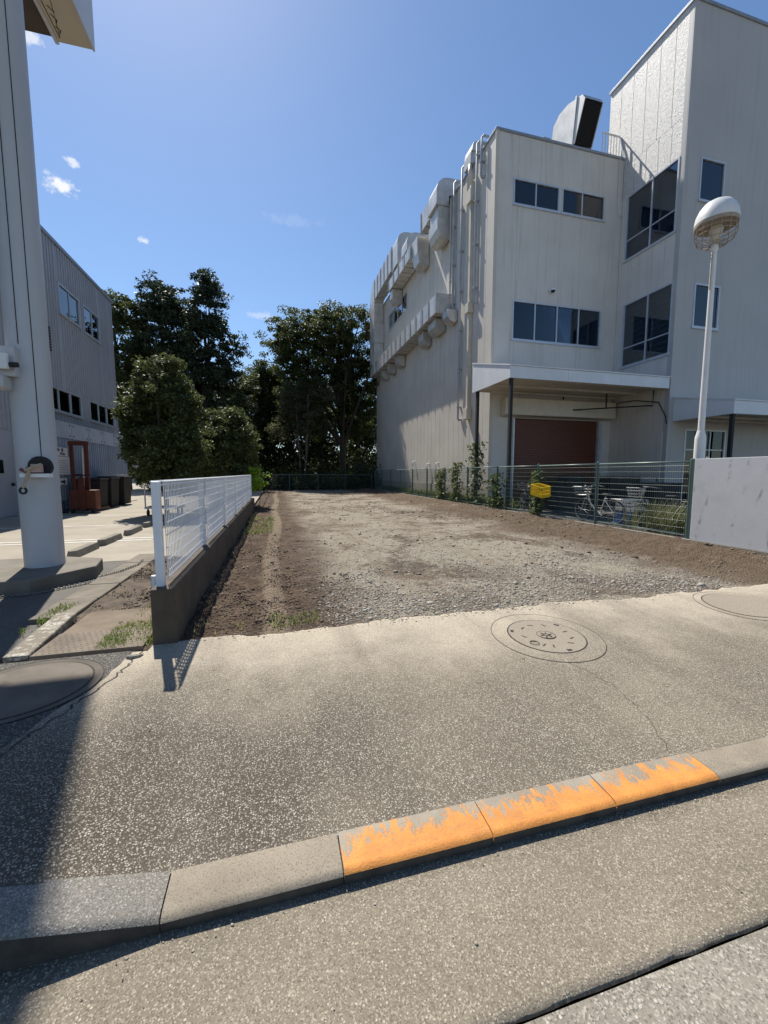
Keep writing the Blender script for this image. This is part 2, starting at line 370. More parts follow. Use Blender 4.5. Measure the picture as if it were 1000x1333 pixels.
# ------------------------------------------------------------------ kerb
kerb = thing('kerb', 'pale concrete street kerb with a worn orange painted stretch', 'kerb', (0.5,1.39,-.2))
def kerb_block(x0, x1, zl, zr, mat, yb=1.474, yf=1.312):
    def prof(z): return [(yf+.022,-.2), (yb,-.2), (yb,z+.008), (yf+.028,z+.002), (yf+.01,z-.004), (yf+.001,z-.014), (yf,z-.026)]
    b = MB(); a, c = prof(zl), prof(zr); n = len(a); g = .0025
    b.add([(x0+g,)+p for p in a]+[(x1-g,)+p for p in c], [tuple(range(n))[::-1], tuple(range(n,2*n))]+[(k,(k+1)%n,n+(k+1)%n,n+k) for k in range(n)])
    for q in range(len(b.f)): b.f[q] = b.f[q][::-1]
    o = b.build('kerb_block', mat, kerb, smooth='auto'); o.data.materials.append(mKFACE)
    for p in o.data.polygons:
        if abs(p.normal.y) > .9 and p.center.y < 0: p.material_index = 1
    return o
zk = lambda x: float(zap(np.array(x), np.array(1.47)))+.006
edges = [-8.2+.6*k for k in range(33)]
for k in range(len(edges)-1):
    x0, x1 = edges[k], edges[k+1]; mid = (x0+x1)/2
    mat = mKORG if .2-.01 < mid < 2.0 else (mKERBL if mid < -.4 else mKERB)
    o = kerb_block(x0, x1, zk(x0), zk(x1), mat)
    o.location.z += random.uniform(-.002,.002)
    if mat is mKORG: o['label'] = 'kerb block painted orange, worn towards the back'
# grit lying in the gutter along the kerb comes with the loose stones below

# ------------------------------------------------------------------ the cleared lot
def zlot(X, Y):
    z = .012*fbm(X*.7,Y*.7,3)+.010*fbm(X*5,Y*5,3)
    left = ss(.15,-.35,X+.25*fbm(Y*.8,X*0+2,2)); right = ss(4.8,6.3,X+.5*fbm(Y*.6,X*0+5,3))*ss(3.6,5,Y)
    clod = np.abs(fbm(X*7,Y*7,4)); z = z+(left+right)*(.085*clod+.045*fbm(X*2.2,Y*2.2,3))
    cx = .12+.05*np.sin(Y*.7)                                       # tyre-pressed berm and its ruts
    z = z+.055*np.exp(-((X-cx+.22)/.10)**2)*ss(3.6,4.4,Y)*ss(11,7,Y)*(1+.5*fbm(X*4,Y*4,2))-.035*np.exp(-((X-cx)/.09)**2)*ss(3.6,4.4,Y)*ss(12,7,Y)
    z = z+.014*np.exp(-((X-cx-.02)/.10)**2)*np.sin(Y*52)*ss(3.7,4.4,Y)*ss(8,6,Y)
    z = z+.10*np.exp(-((X-7.2)/.5)**2)*ss(4.6,6,Y)*(.5+fbm(X*1.5,Y*1.5,3))+.03*np.exp(-((X+.72)/.12)**2)
    return z*ss(3.40,3.75,Y)-.004
ysl = 3.38+(np.linspace(0,1,430)**1.9)*29.4
V, Fq = grid(np.concatenate([np.linspace(-.86,.6,110), np.linspace(.63,7.95,270)]), ysl, zlot)
def lot_material():
    t = NT('lot_soil'); o = t.xyz(); x, y = o[0], o[1]
    n1 = t.noise(.55, 5, .65); n2 = t.noise(3.0, 6, .7); n3 = t.noise(34, 4, .7); n4 = t.noise(9, 5, .72)
    wob = t.math('MULTIPLY', t.math('SUBTRACT', n1, .5), 1.6)
    left = t.math('SUBTRACT', 1.0, t.ramp(t.math('ADD', x, t.math('ADD', wob, t.math('MULTIPLY', t.math('SUBTRACT', n4, .5), .8))), 0.3, 1.05))
    right = t.ramp(t.math('ADD', x, t.math('MULTIPLY', wob, 2.2)), 4.6, 6.0)
    soil = t.math('MAXIMUM', left, right)
    farp = t.math('MULTIPLY', t.ramp(t.math('ADD', n1, t.math('MULTIPLY', n2, .5)), .74, .88), t.ramp(y, 8, 12))
    soil = t.math('MAXIMUM', soil, farp)
    soil = t.math('MAXIMUM', soil, t.math('MULTIPLY', t.ramp(n2, .52, .66), .75))
    churn = t.ramp(t.noise(.75, 6, .7, t.scale(t.pos, (1.0,.8,1)), .6), .49, .60); churn = t.math('MULTIPLY', churn, t.ramp(n4, .3, .5))
    soil = t.math('MAXIMUM', soil, t.math('MULTIPLY', churn, .85))
    grav = t.mix(t.ramp(n4, .3, .72), (.42,.375,.30), (.27,.235,.18))
    grav = t.mix(t.math('MULTIPLY', t.ramp(n3, .45, .7), .5), grav, (.17,.155,.13))
    dirt = t.mix(t.ramp(n2, .35, .7), (.078,.052,.035), (.165,.12,.083))
    dirt = t.mix(t.math('MULTIPLY', t.ramp(n3, .48, .72), .6), dirt, (.06,.042,.03))
    sw = t.math('MULTIPLY', t.math('SINE', t.math('MULTIPLY', y, .7)), .05)
    for xc, wd, amt in ((-.06,.15,.75), (1.5,.13,.4), (3.15,.16,.35)):          # wheel tracks pressed pale
        d = t.math('ABSOLUTE', t.math('SUBTRACT', t.math('SUBTRACT', x, xc), sw)); k = t.math('SUBTRACT', 1.0, t.ramp(t.math('ADD', d, t.math('MULTIPLY', t.math('SUBTRACT', n4, .5), .16)), wd*.5, wd))
        dirt = t.mix(t.math('MULTIPLY', k, amt), dirt, (.27,.21,.15)); grav = t.mix(t.math('MULTIPLY', k, amt), grav, (.25,.205,.15))
    dirt = t.mix(t.math('MULTIPLY', right, .5), dirt, (.17,.125,.085))
    pale = t.math('MULTIPLY', t.ramp(t.noise(.9, 5, .7, t.scale(t.pos, (.5,1.4,1))), .56, .72), t.ramp(y, 10, 14))
    col = t.mix(soil, grav, dirt); col = t.mix(t.math('MULTIPLY', pale, .75), col, (.45,.405,.335))
    ln = t.ramp(t.noise(1.4, 6, .75, t.scale(t.pos, (.35,2.2,1))), .53, .64); col = t.mix(t.math('MULTIPLY', t.math('MULTIPLY', ln, t.ramp(y, 6, 9)), .7), col, (.15,.112,.078))
    v = t.voro(42); t.bump(t.math('ADD', t.math('MULTIPLY', n3, 1.2), t.math('MULTIPLY', v.outputs['Distance'], -.9)), 1.0, .03)
    return t.done(col, .92, spec=.2)
lot = struct(np_mesh('bare_lot', V, Fq, lot_material(), smooth=True))
# strip of earth and slab between the fence wall and the car park kerb
V, Fq = grid(np.linspace(-1.86,-.93,70), np.linspace(3.3,7.02,190), lambda X, Y: .004+.02*fbm(X*6,Y*6,4)+.035*ss(4.5,6,Y)*(.4+fbm(X*2,Y*2,3))-.05*ss(3.36,3.3,Y))
struct(np_mesh('earth_strip', V, Fq, pm('strip_soil', (.17,.13,.092), (.075,.055,.038), 7, .95, .7, 45, bdist=.02), smooth=True))

# ------------------------------------------------------------------ loose stones
ICO_V = []; ph = (1+5**.5)/2
for a in (-1,1):
    for b in (-ph,ph): ICO_V += [(0,a,b), (a,b,0), (b,0,a)]
ICO_V = np.array(ICO_V)/math.hypot(1,ph)
import itertools
_d = np.linalg.norm(ICO_V[:,None]-ICO_V[None], axis=2); _e = _d[_d > .1].min()*1.1
ICO_F = np.array([t if np.dot(np.cross(ICO_V[t[1]]-ICO_V[t[0]], ICO_V[t[2]]-ICO_V[t[0]]), ICO_V[t[0]]) > 0 else (t[0],t[2],t[1])
                  for t in itertools.combinations(range(12),3) if _d[t[0],t[1]] < _e and _d[t[1],t[2]] < _e and _d[t[0],t[2]] < _e])
def stones(name, P, S, mat, label=None, cat=None, flatness=.6):
    n = len(P); jit = rng.uniform(.72,1.2,(n,12,1)); ax = np.stack([rng.uniform(.75,1.3,n), rng.uniform(.6,1,n), rng.uniform(.45,.8,n)*flatness/.6],1)[:,None,:]
    q = ICO_V[None]*jit*ax*S[:,None,None]; a = rng.uniform(0,2*np.pi,n); ca, sa = np.cos(a)[:,None], np.sin(a)[:,None]
    tl = rng.normal(0,.3,n)[:,None]
    x, y, z = q[...,0]*ca-q[...,1]*sa, q[...,0]*sa+q[...,1]*ca, q[...,2]
    y, z = y*np.cos(tl)-z*np.sin(tl), y*np.sin(tl)+z*np.cos(tl)
    Vv = np.stack([x,y,z],2)+P[:,None,:]; Ff = (ICO_F[None]+12*np.arange(n)[:,None,None]).reshape(-1,3)
    o = np_mesh(name, Vv.reshape(-1,3), Ff, mat, c=P.mean(0)*[1,1,0]); tag(o, label, cat, kind='stuff'); return o
def stone_mat(name, lo, hi):
    t = NT(name); c = t.mix(t.isl, lo, hi); c = t.mix(t.math('MULTIPLY', t.noise(60,3,.6), .4), c, tuple(v*.5 for v in lo)); return t.done(c, .9, spec=.25)
mGRAV = stone_mat('crushed_stone', (.20,.178,.142), (.56,.515,.435)); mCLOD = stone_mat('soil_clod', (.105,.075,.053), (.235,.175,.128)); mCLOD2 = stone_mat('dry_clod', (.15,.115,.08), (.31,.25,.185))
def scat(n, fx, fy, keep, zf, size):
    x, y = fx(n), fy(n); k = keep(x, y) > rng.random(n); x, y = x[k], y[k]; s = size(len(x))
    return np.stack([x, y, zf(x,y)+s*.15], 1), s
N = 30000
P, S = scat(N, lambda n: rng.uniform(-.2,5.6,n), lambda n: 3.44+rng.gamma(1.5,.75,n),
            lambda x, y: np.clip(.85*ss(.1,.9,x+.5*fbm(y*1.3,x*1.3,2))*ss(6.0,4.6,x)*(.55+1.3*fbm(x*1.1,y*1.1,3)+.25*(y<4.3)),0,1)*(y<9), zlot,
            lambda n: .0042+.0052*rng.gamma(1.5,.6,n))
stones('gravel', P, S, mGRAV, 'pale grey crushed gravel spread over the lot behind the pavement', 'gravel')
P, S = scat(26000, lambda n: rng.uniform(-.8,1.1,n), lambda n: 3.5+rng.gamma(1.6,1.3,n), lambda x, y: np.clip(.35+1.6*fbm(x*2.2,y*2.2,3),0,1)*ss(1.1,.3,x)*(y<12), zlot,
            lambda n: .0035+.0065*rng.gamma(1.1,.6,n)); P[:,2] -= S*.25
stones('soil_clods', P, S, mCLOD, 'dark brown soil clods along the white fence wall', 'soil', .75)
P, S = scat(16000, lambda n: rng.uniform(3.6,7.8,n), lambda n: rng.uniform(3.9,14,n), lambda x, y: np.clip(.3+1.8*fbm(x*.9+9,y*.9,3),0,1)*ss(4.6,6.2,x+(y-5)*.12), zlot,
            lambda n: .006+.011*rng.gamma(1.1,.6,n)); P[:,2] -= S*.25
stones('soil_clods', P, S, mCLOD2, 'lighter brown soil clods in front of the green mesh fence', 'soil', .75)
P, S = scat(9000, lambda n: rng.uniform(-.6,7.6,n), lambda n: rng.uniform(5,24,n), lambda x, y: np.clip(.3+1.4*fbm(x*.8+4,y*.8,3),0,1), zlot, lambda n: .008+.012*rng.gamma(1.2,.6,n))
stones('rubble', P, S, stone_mat('mixed_rubble', (.11,.085,.06), (.42,.38,.31)), 'scattered small rubble over the middle and far part of the lot', 'rubble', .6)
P, S = scat(6500, lambda n: rng.uniform(-1.84,-.98,n), lambda n: rng.uniform(3.9,6.9,n), lambda x, y: np.clip(.4+1.6*fbm(x*3,y*3,3),0,1), lambda x, y: .006+0*x+.03*ss(4.5,6,y), lambda n: .003+.006*rng.gamma(1.1,.6,n))
stones('rubble', P, S, stone_mat('strip_rubble', (.08,.062,.045), (.3,.25,.19)), 'earth crumbs and stones on the strip beside the fence wall', 'rubble', .7)
zpav = lambda x, y: zap(x, y)+.012
P, S = scat(900, lambda n: rng.uniform(-.6,4.2,n), lambda n: 3.47-np.abs(rng.normal(0,.06,n)), lambda x, y: np.ones_like(x)*.8, zpav, lambda n: .0025+.0035*rng.gamma(1.5,.5,n))
P2, S2 = scat(130, lambda n: rng.uniform(-1.2,4.2,n), lambda n: rng.uniform(1.5,3.4,n), lambda x, y: np.ones_like(x)*.5, zpav, lambda n: .002+.003*rng.gamma(1.2,.5,n))
stones('loose_grit', np.concatenate([P,P2]), np.concatenate([S,S2]), mGRAV, 'loose grit spilt from the lot onto the pavement', 'grit')
P, S = scat(1100, lambda n: rng.uniform(-1.5,4,n), lambda n: 1.303-np.abs(rng.normal(0,.035,n)), lambda x, y: np.clip(.35+1.5*fbm(x*2,y,2),0,1), lambda x, y: np.full_like(x,-.135), lambda n: .0012+.0022*rng.gamma(1.3,.5,n))
P2, S2 = scat(160, lambda n: rng.uniform(-1.2,3,n), lambda n: rng.uniform(.84,1.28,n), lambda x, y: np.ones_like(x)*.6, lambda x, y: np.full_like(x,-.129), lambda n: .0015+.002*rng.gamma(1.2,.5,n))
stones('loose_grit', np.concatenate([P,P2]), np.concatenate([S,S2]), mGRAV, 'grit swept along the foot of the kerb', 'grit')

# ================================================================== RIGHT BUILDING
BX, BY, BZ, TX, TY, TZ, FY = 8.8, 15.66, 14.93, 15.03, 12.79, 18.35, 35.6
mCREAM = pm('cream_cladding', (.69,.65,.60), (.62,.58,.53), .6, .55, .12, 30, streak=.5)
mSIDE = pm('side_cladding', (.66,.61,.535), (.58,.53,.46), .7, .6, .2, 25, streak=.25)
mTOWER = pm('tower_cladding', (.53,.515,.50), (.48,.465,.45), .4, .5, .08, 30, streak=.35)
def stucco():
    t = NT('rough_stucco'); n = t.noise(16, 4, .65); col = t.mix(t.ramp(n, .35, .65), (.80,.78,.77), (.64,.62,.60))
    t.bump(t.noise(15, 5, .7), 1.0, .055); return t.done(col, .55)
mSTUC = stucco()
mCAP = pm('coping_metal', (.30,.32,.35), (.24,.26,.29), 3, .45, metal=.3)
mALU = pm('window_aluminium', (.55,.58,.63), (.47,.50,.55), 5, .4, metal=.35)
mWHITE = pm('white_paint', (.76,.76,.76), (.68,.68,.675), 1.2, .5, streak=.2)
mCWHITE = pm('canopy_white', (.74,.76,.78), (.66,.68,.70), 1.2, .45, streak=.15)
mBLACKM = pm('black_steel', (.014,.014,.016), (.02,.02,.02), 6, .8)
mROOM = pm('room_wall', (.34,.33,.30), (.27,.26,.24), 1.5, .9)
mBEIGE = pm('beige_metal', (.60,.54,.45), (.52,.47,.39), 3, .5, streak=.15)
mSHUT = pm('brown_shutter', (.12,.028,.009), (.09,.022,.008), .6, .45)
mGALV = pm('duct_metal', (.66,.645,.62), (.50,.485,.46), 2.2, .42, metal=.35, streak=.55, bump=.12, bscale=6)
mPIPE = pm('grey_pipe', (.38,.42,.48), (.31,.34,.39), 4, .5)
def glass(name, tint, refl=1.0):
    t = NT(name); t.n.remove(t.p)
    tr = t.new('ShaderNodeBsdfTransparent'); tr.inputs['Color'].default_value = (*tint, 1)
    gl = t.new('ShaderNodeBsdfGlossy'); gl.inputs['Roughness'].default_value = .015; gl.inputs['Color'].default_value = (.95,.97,1,1)
    bp = t.new('ShaderNodeBump'); bp.inputs['Strength'].default_value = .06; bp.inputs['Distance'].default_value = .05
    t.l.new(t.noise(.9, 2, .5), bp.inputs['Height']); t.l.new(bp.outputs[0], gl.inputs['Normal'])
    fr = t.new('ShaderNodeFresnel'); fr.inputs['IOR'].default_value = 1.52
    f = t.math('ADD', t.math('MULTIPLY', fr.outputs[0], 1.5*refl), .015)
    mx = t.new('ShaderNodeMixShader'); t.l.new(f, mx.inputs[0]); t.l.new(tr.outputs[0], mx.inputs[1]); t.l.new(gl.outputs[0], mx.inputs[2])
    t.l.new(mx.outputs[0], t.out.inputs['Surface']); return t.m
mGLASSE = glass('entrance_glass', (.16,.18,.2), .35); mGLASS = glass('window_glass', (.42,.46,.5), .5); mGLASSC = glass('stair_glass', (.72,.76,.8), .6); mGLASSD = glass('dark_glass', (.22,.25,.3))

# a plane is ('y', y0): wall facing -Y with u = x, or ('x', x0): wall facing -X with u = y, or ('X', x0): wall facing +X with u = y
def pbox(b, pl, u0, u1, d0, d1, z0, z1):           # d: depth into the wall
    a, q = pl
    if a == 'y': b.box(u0, u1, q+d0, q+d1, z0, z1)
    elif a == 'x': b.box(q+d0, q+d1, u0, u1, z0, z1)
    else: b.box(q-d1, q-d0, u0, u1, z0, z1)
def cut(u0, u1, z0, z1, ops):
    us = sorted({u0, u1} | {u for o in ops for u in o[:2] if u0 < u < u1}); out = []
    for a, c in zip(us, us[1:]):
        m = (a+c)/2; hs = sorted((o[2], o[3]) for o in ops if o[0] < m < o[1]); z = z0
        for h0, h1 in hs:
            if h0 > z: out.append((a, c, z, h0))
            z = max(z, h1)
        if z < z1: out.append((a, c, z, z1))
    return out
def wall(parent, pl, u0, u1, z0, z1, width, ops, mat, gap=.006, th=.05, backing=True):
    n = max(1, round((u1-u0)/width)); wd = (u1-u0)/n; os_ = []
    for k in range(n):
        a, c = u0+k*wd, u0+(k+1)*wd; groups = []
        for r in cut(a, c, z0, z1, ops):        # rectangles that touch make one panel
            hit = [g for g in groups if any(abs(r[0]-s[1]) < 1e-6 and r[2] < s[3] and s[2] < r[3] for s in g)]
            new = [r]+[s for g in hit for s in g]; groups = [g for g in groups if g not in hit]+[new]
        for g in groups:
            b = MB()
            for p, q, h0, h1 in g: pbox(b, pl, p+(gap if p == a else 0), q-(gap if q == c else 0), 0, th, h0, h1)
            os_.append(b.build('wall_panel', mat, parent))
    if backing:
        b = MB()
        for p, q, h0, h1 in cut(u0, u1, z0, z1, ops): pbox(b, pl, p, q, th*.7, th+.15, h0, h1)
        b.build('wall', mat, parent)
    return os_
def window(parent, pl, u0, u1, z0, z1, cols, rows=(), mats=(None, None), fw=.045, rec=.03, depth=1.6, room=True, sill=True):
    fm, gm = mats[0] or mALU, mats[1] or mGLASS; b = MB()
    pbox(b, pl, u0-.02, u1+.02, -.02, .14, z0-.02, z0+fw); pbox(b, pl, u0-.02, u1+.02, -.02, .14, z1-fw, z1+.02)
    pbox(b, pl, u0-.02, u0+fw, -.02, .14, z0+fw, z1-fw); pbox(b, pl, u1-fw, u1+.02, -.02, .14, z0+fw, z1-fw)
    us = [u0+fw]+list(cols)+[u1-fw]
    for u in cols: pbox(b, pl, u-fw*.6, u+fw*.6, .0, .1, z0+fw, z1-fw)
    f = b.build('window', fm, parent)
    if sill: s = MB(); pbox(s, pl, u0-.05, u1+.05, -.06, .0, z0-.07, z0-.022); s.build('sill', fm, f)
    zs = [z0+fw]+list(rows)+[z1-fw]
    for z in rows:
        r = MB(); pbox(r, pl, u0+fw, u1-fw, .005, .095, z-fw*.45, z+fw*.45); r.build('glazing_bar', fm, f)
    for k in range(len(us)-1):
        for j in range(len(zs)-1):
            g = MB(); e = rec+.012*(k % 2); pbox(g, pl, us[k]+.001, us[k+1]-.001, e, e+.006, zs[j]+.001, zs[j+1]-.001); g.build('pane', gm, f)
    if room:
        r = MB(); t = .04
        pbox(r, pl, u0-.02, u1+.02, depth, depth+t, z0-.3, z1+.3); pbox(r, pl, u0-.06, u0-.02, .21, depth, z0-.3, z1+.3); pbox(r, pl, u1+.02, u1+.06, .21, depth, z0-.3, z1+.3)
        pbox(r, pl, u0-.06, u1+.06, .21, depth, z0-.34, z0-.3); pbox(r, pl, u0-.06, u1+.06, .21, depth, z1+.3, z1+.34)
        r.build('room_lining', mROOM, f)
    return f

B = thing('factory_building', 'cream clad factory building with ducts on its side wall and a roller shutter', 'building', (12,20,0))
# front wall, behind the yard
F = ('y', BY); ops = [(9.75,14.18,6.98,8.56), (9.64,11.8,12.32,13.3), (11.95,14.1,12.32,13.3), (9.92,14.4,0,3.72)]
wall(B, F, BX+.003, TX-.003, 0, BZ, 1.04, ops, mCREAM, gap=.0035)
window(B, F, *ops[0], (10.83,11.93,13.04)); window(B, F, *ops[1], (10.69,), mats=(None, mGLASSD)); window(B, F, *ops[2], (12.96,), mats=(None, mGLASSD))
b = MB()
for k in range(37): b.extrude([(BY+.10,.1*k), (BY+.16,.1*k), (BY+.16,.1*k+.1), (BY+.10,.1*k+.1), (BY+.094,.1*k+.05)], 'x', 9.93, 14.39)
b.build('shutter', mSHUT, B)
for a_, c_, d_ in ((9.92,9.98,.083),(14.34,14.4,.083),(14.42,14.55,-.001)): MB().box(a_, c_, BY-.06, BY+d_, 0, 3.7).build('shutter_rail', mALU, B)
MB().extrude([(BY-.42,3.80),(BY-.002,3.74),(BY-.002,4.5),(BY-.42,4.5)], 'x', 9.3, 14.9).build('shutter_housing', mBEIGE, B, bevel=.03)
# side wall along the lot
S_ = ('x', BX); sops = [(27.0,31.6,12.4,13.55)]
wall(B, S_, BY+.003, FY, .75, BZ, .6, sops, mSIDE, gap=.011)
window(B, S_, *sops[0], (28.15,29.3,30.45), mats=(None, mGLASSD))
MB().box(BX-.03, BX+.3, BY-.0, FY, -.1, .745).build('plinth', pm('plinth_concrete', (.42,.38,.31), (.34,.31,.25), 2, .85, .3, 30, streak=.3), B)
MB().box(BX-.035, BX+.10, BY-.035, BY-.0005, 0, BZ).build('corner_trim', mSIDE, B)
MB().box(BX-.05, TX, BY-.05, BY+.3, BZ+.002, BZ+.1).box(BX-.05, BX+.3, BY+.302, FY+.05, BZ+.002, BZ+.1).build('coping', mCAP, B, bevel=.01)
MB().box(BX+.31, 30, BY+.31, FY, BZ-.4, BZ-.02).box(BX+.25, 30, FY-.2, FY+.02, -.1, BZ-.02).build('roof', pm('roof_membrane', (.3,.3,.3), (.24,.24,.24), 1, .9), B)
MB().box(12, 30, 24, 24.2, 0, BZ-.5).build('inner_wall', mROOM, B)
# stair tower
D = thing('stair_tower', 'tall pale stair tower joined to the right of the cream factory', 'building', (19,15,0))
T = ('x', TX); tops = [(13.02,15.37,10.6,13.25), (12.95,15.25,6.04,8.72)]
wall(D, T, TY+.05, BY-.001, 0, 13.272, .6, tops, mCREAM, gap=.005)
wall(D, T, TY+.05, BY-.001, 13.278, 14.6, .62, [], mSTUC, gap=.008)
up = wall(D, T, TY+.05, 16.62, 14.612, TZ, .62, [], mSTUC, gap=.008)
for o in up: o['label'] = 'rough white stucco panel'
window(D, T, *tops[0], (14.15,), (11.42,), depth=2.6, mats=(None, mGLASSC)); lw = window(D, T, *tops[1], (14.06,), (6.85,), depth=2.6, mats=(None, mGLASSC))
for k in range(11): MB().box(TX+.22, TX+.30, 13.0, 15.2, 6.15+.23*k, 6.21+.23*k).build('blind_slat', pm('blind_grey_green', (.46,.52,.34), (.38,.44,.28), 3, .7), lw)
G = ('y', TY); gops = [(15.8,17.0,11.72,13.22), (15.92,17.2,7.08,8.7), (15.95,18.1,0,3.1)]
wall(D, G, TX-.002, 26, 0, TZ+.001, 2.4, gops, mTOWER, gap=.002)
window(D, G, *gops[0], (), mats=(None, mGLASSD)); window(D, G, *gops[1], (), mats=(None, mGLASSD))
MB().box(TX-.05, TX+.25, TY-.05, 16.67, TZ+.002, TZ+.11).box(TX+.252, 26, TY-.05, TY+.25, TZ+.002, TZ+.11).build('coping', mCAP, D, bevel=.01)
MB().box(TX+.22, 26, TY+.22, 16.6, TZ-.3, TZ-.02).box(TX+.06, 26, 16.45, 16.61, BZ, TZ-.02).box(TX+.3, 26, 15.6, 15.66, .1, TZ-.4).build('tower_shell', mTOWER, D)
# entrance under the small canopy
ent = window(D, G, 15.95, 18.1, 0.02, 3.1, (16.55,17.3), (2.3,), mats=(mALU, mGLASSE), depth=2, sill=False)
MB().box(17.33, 17.36, TY-.05, TY+.0, .9, 1.4).build('door_handle', mBLACKM, ent)
sd = MB().box(TX-.03, TX-.001, 12.98, 14.35, .02, 3.0).build('side_door', mCREAM, D); MB().box(TX-.05, TX-.031, 13.05, 13.08, 1.0, 1.15).build('handle', mBLACKM, sd)
# things stored behind the tower windows
for i, (y, z, h, c, l) in enumerate(((14.7,10.55,1.5,(.02,.08,.34),'blue storage drum behind the upper stair window'), (14.3,10.55,.75,(.55,.55,.5),'pale carton behind the upper stair window'),
                                   (13.5,6.0,2.0,(.16,.26,.06),'stack of green sheets behind the lower stair window'))):
    m = pm('stored_%d' % i, c, tuple(v*.7 for v in c), 6, .6); b = MB()
    if i == 0: b.lathe([(.26,0),(.29,.03),(.29,h*.5),(.3,h*.52),(.29,h*.54),(.29,h-.03),(.26,h)], (TX+.75,y,z), 20)
    elif i == 1: b.box(TX+.35,TX+.8,y-.2,y+.2,z-.23,z+h-.3)
    else:
        for k in range(14): b.box(TX+.5+.04*random.random(),TX+1.1,y-.6,y+.55-.2*random.random(),z+.14*k-.2,z+.14*k+.09-.2)
    tag(b.build(('storage_drum','carton','sheet_stack')[i], m, smooth='auto' if i == 0 else False), l, ('drum','box','sheets')[i])
# pipes on the side wall
for (y, z0, z1, r, mat) in ((19.35,9.1,15.4,.06,mPIPE), (18.5,3.95,15.5,.055,mPIPE), (17.05,8.9,15.5,.055,mPIPE), (16.65,13.8,15.45,.05,mPIPE), (19.7,10.3,14.9,.05,mBEIGE)):
    b = MB(); b.tube([(BX+.3,y+.02,z1),(BX-.05,y,z1),(BX-.13,y,z1-.1),(BX-.13,y,z0+.06),(BX-.1,y,z0),(BX-.0,y-.12,z0)], r, 10)
    z = z0+.6
    while z < z1-.3: b.box(BX-.2, BX-.001, y-.075, y+.075, z, z+.04); z += 1.8
    b.build('pipe', mat, B, smooth='auto')
b = MB().box(BX-.17, BX-.005, 17.45, 17.6, 3.9, 14.2); o = b.build('downpipe', mBEIGE, B)
for z, h, w_ in ((3.85,.5,.2), (8.6,.42,.17), (13.3,.55,.2)): MB().box(BX-.26, BX-.004, 17.52-w_, 17.52+w_, z, z+h).build('junction_box', mBEIGE, o, bevel=.02)
MB().tube([(BX-.12,17.5,14.1),(BX-.2,17.55,14.6),(BX-.1,17.75,15.0),(BX+.1,17.8,15.05)], .09, 10).build('pipe_bend', mBEIGE, o, smooth=True)
for y in (25.2,22.6,21.2): MB().tube([(BX+.02,y,2.1-.2*(y<25)),(BX-.12,y,2.1-.2*(y<25)),(BX-.15,y,2.0-.2*(y<25)),(BX-.15,y,.9 if y < 25 else 1.8)], .04, 8).build('vent_pipe', mWHITE, B, smooth=True)
# dome camera on the front wall
cm = thing('security_camera', 'small white dome security camera above the wide office window', 'camera', (11.55,BY-.2,9.0))
MB().tube([(11.55,BY-.002,9.12),(11.55,BY-.16,9.12)], .075, 14).build('mount', mWHITE, cm, smooth='auto')
MB().lathe([(.02,-.085),(.06,-.07),(.085,-.03),(.09,0)], (11.55,BY-.17,9.07), 16).build('dome', mBLACKM, cm, smooth=True)
MB().lathe([(.095,0),(.1,.02),(.08,.07),(.03,.09)], (11.55,BY-.17,9.07), 16).build('housing', mWHITE, cm, smooth=True)

# ------------------------------------------------------------------ canopies
def canopy(x0, x1, yf, yw, zb, zf, zw, label, posts, name='entrance_canopy'):
    c = thing(name, label, 'canopy', (x0, yf, zb))
    MB().extrude([(yf,zb),(yw,zb),(yw,zw),(yf,zf)], 'x', x0, x0+.05).build('side_panel', mCWHITE, c)
    n = max(2, round((x1-x0)/2.4)); wd = (x1-x0-.05)/n
    for k in range(n): MB().box(x0+.052+k*wd, x0+.05+(k+1)*wd-.004, yf, yf+.05, zb, zf-.012).build('fascia_panel', mCWHITE, c)
    MB().extrude([(yf-.03,zf-.008),(yw,zw+.002),(yw,zw+.05),(yf-.03,zf+.035)], 'x', x0-.03, x1).build('roof_sheet', mCWHITE, c)
    MB().box(x0+.06, x1, yf+.06, yw, zb+.10, zb+.13).build('soffit', mBEIGE, c)
    for k in range(3): MB().box(x0+.06, x1, yf+.3+k*(yw-yf-.5)/2, yf+.36+k*(yw-yf-.5)/2, zb+.02, zb+.098).build('purlin', mBEIGE, c)
    for px, py in posts: MB().box(px-.055, px+.055, py-.055, py+.055, -.03, zb-.002).build('post', mBLACKM, c)
    return c
c1 = canopy(7.93, TX-.06, 12.78, BY-.06, 4.66, 5.08, 5.82, 'wide white canopy on black posts over the brown roller shutter', ((8.03,12.86),(8.03,15.3)))
MB().tube([(12.3,15.5,4.7),(12.3,15.5,4.1),(14.9,13.4,4.1),(14.9,13.4,4.7)], .03, 6).tube([(13.6,14.45,4.1),(13.6,14.45,4.7)], .03, 6).build('hanger_frame', mBLACKM, c1)
c2 = canopy(15.25, 25, 10.56, TY-.005, 3.40, 3.86, 4.3, 'small white canopy over the stair tower entrance', ((15.35,10.66),(20.3,10.66)))

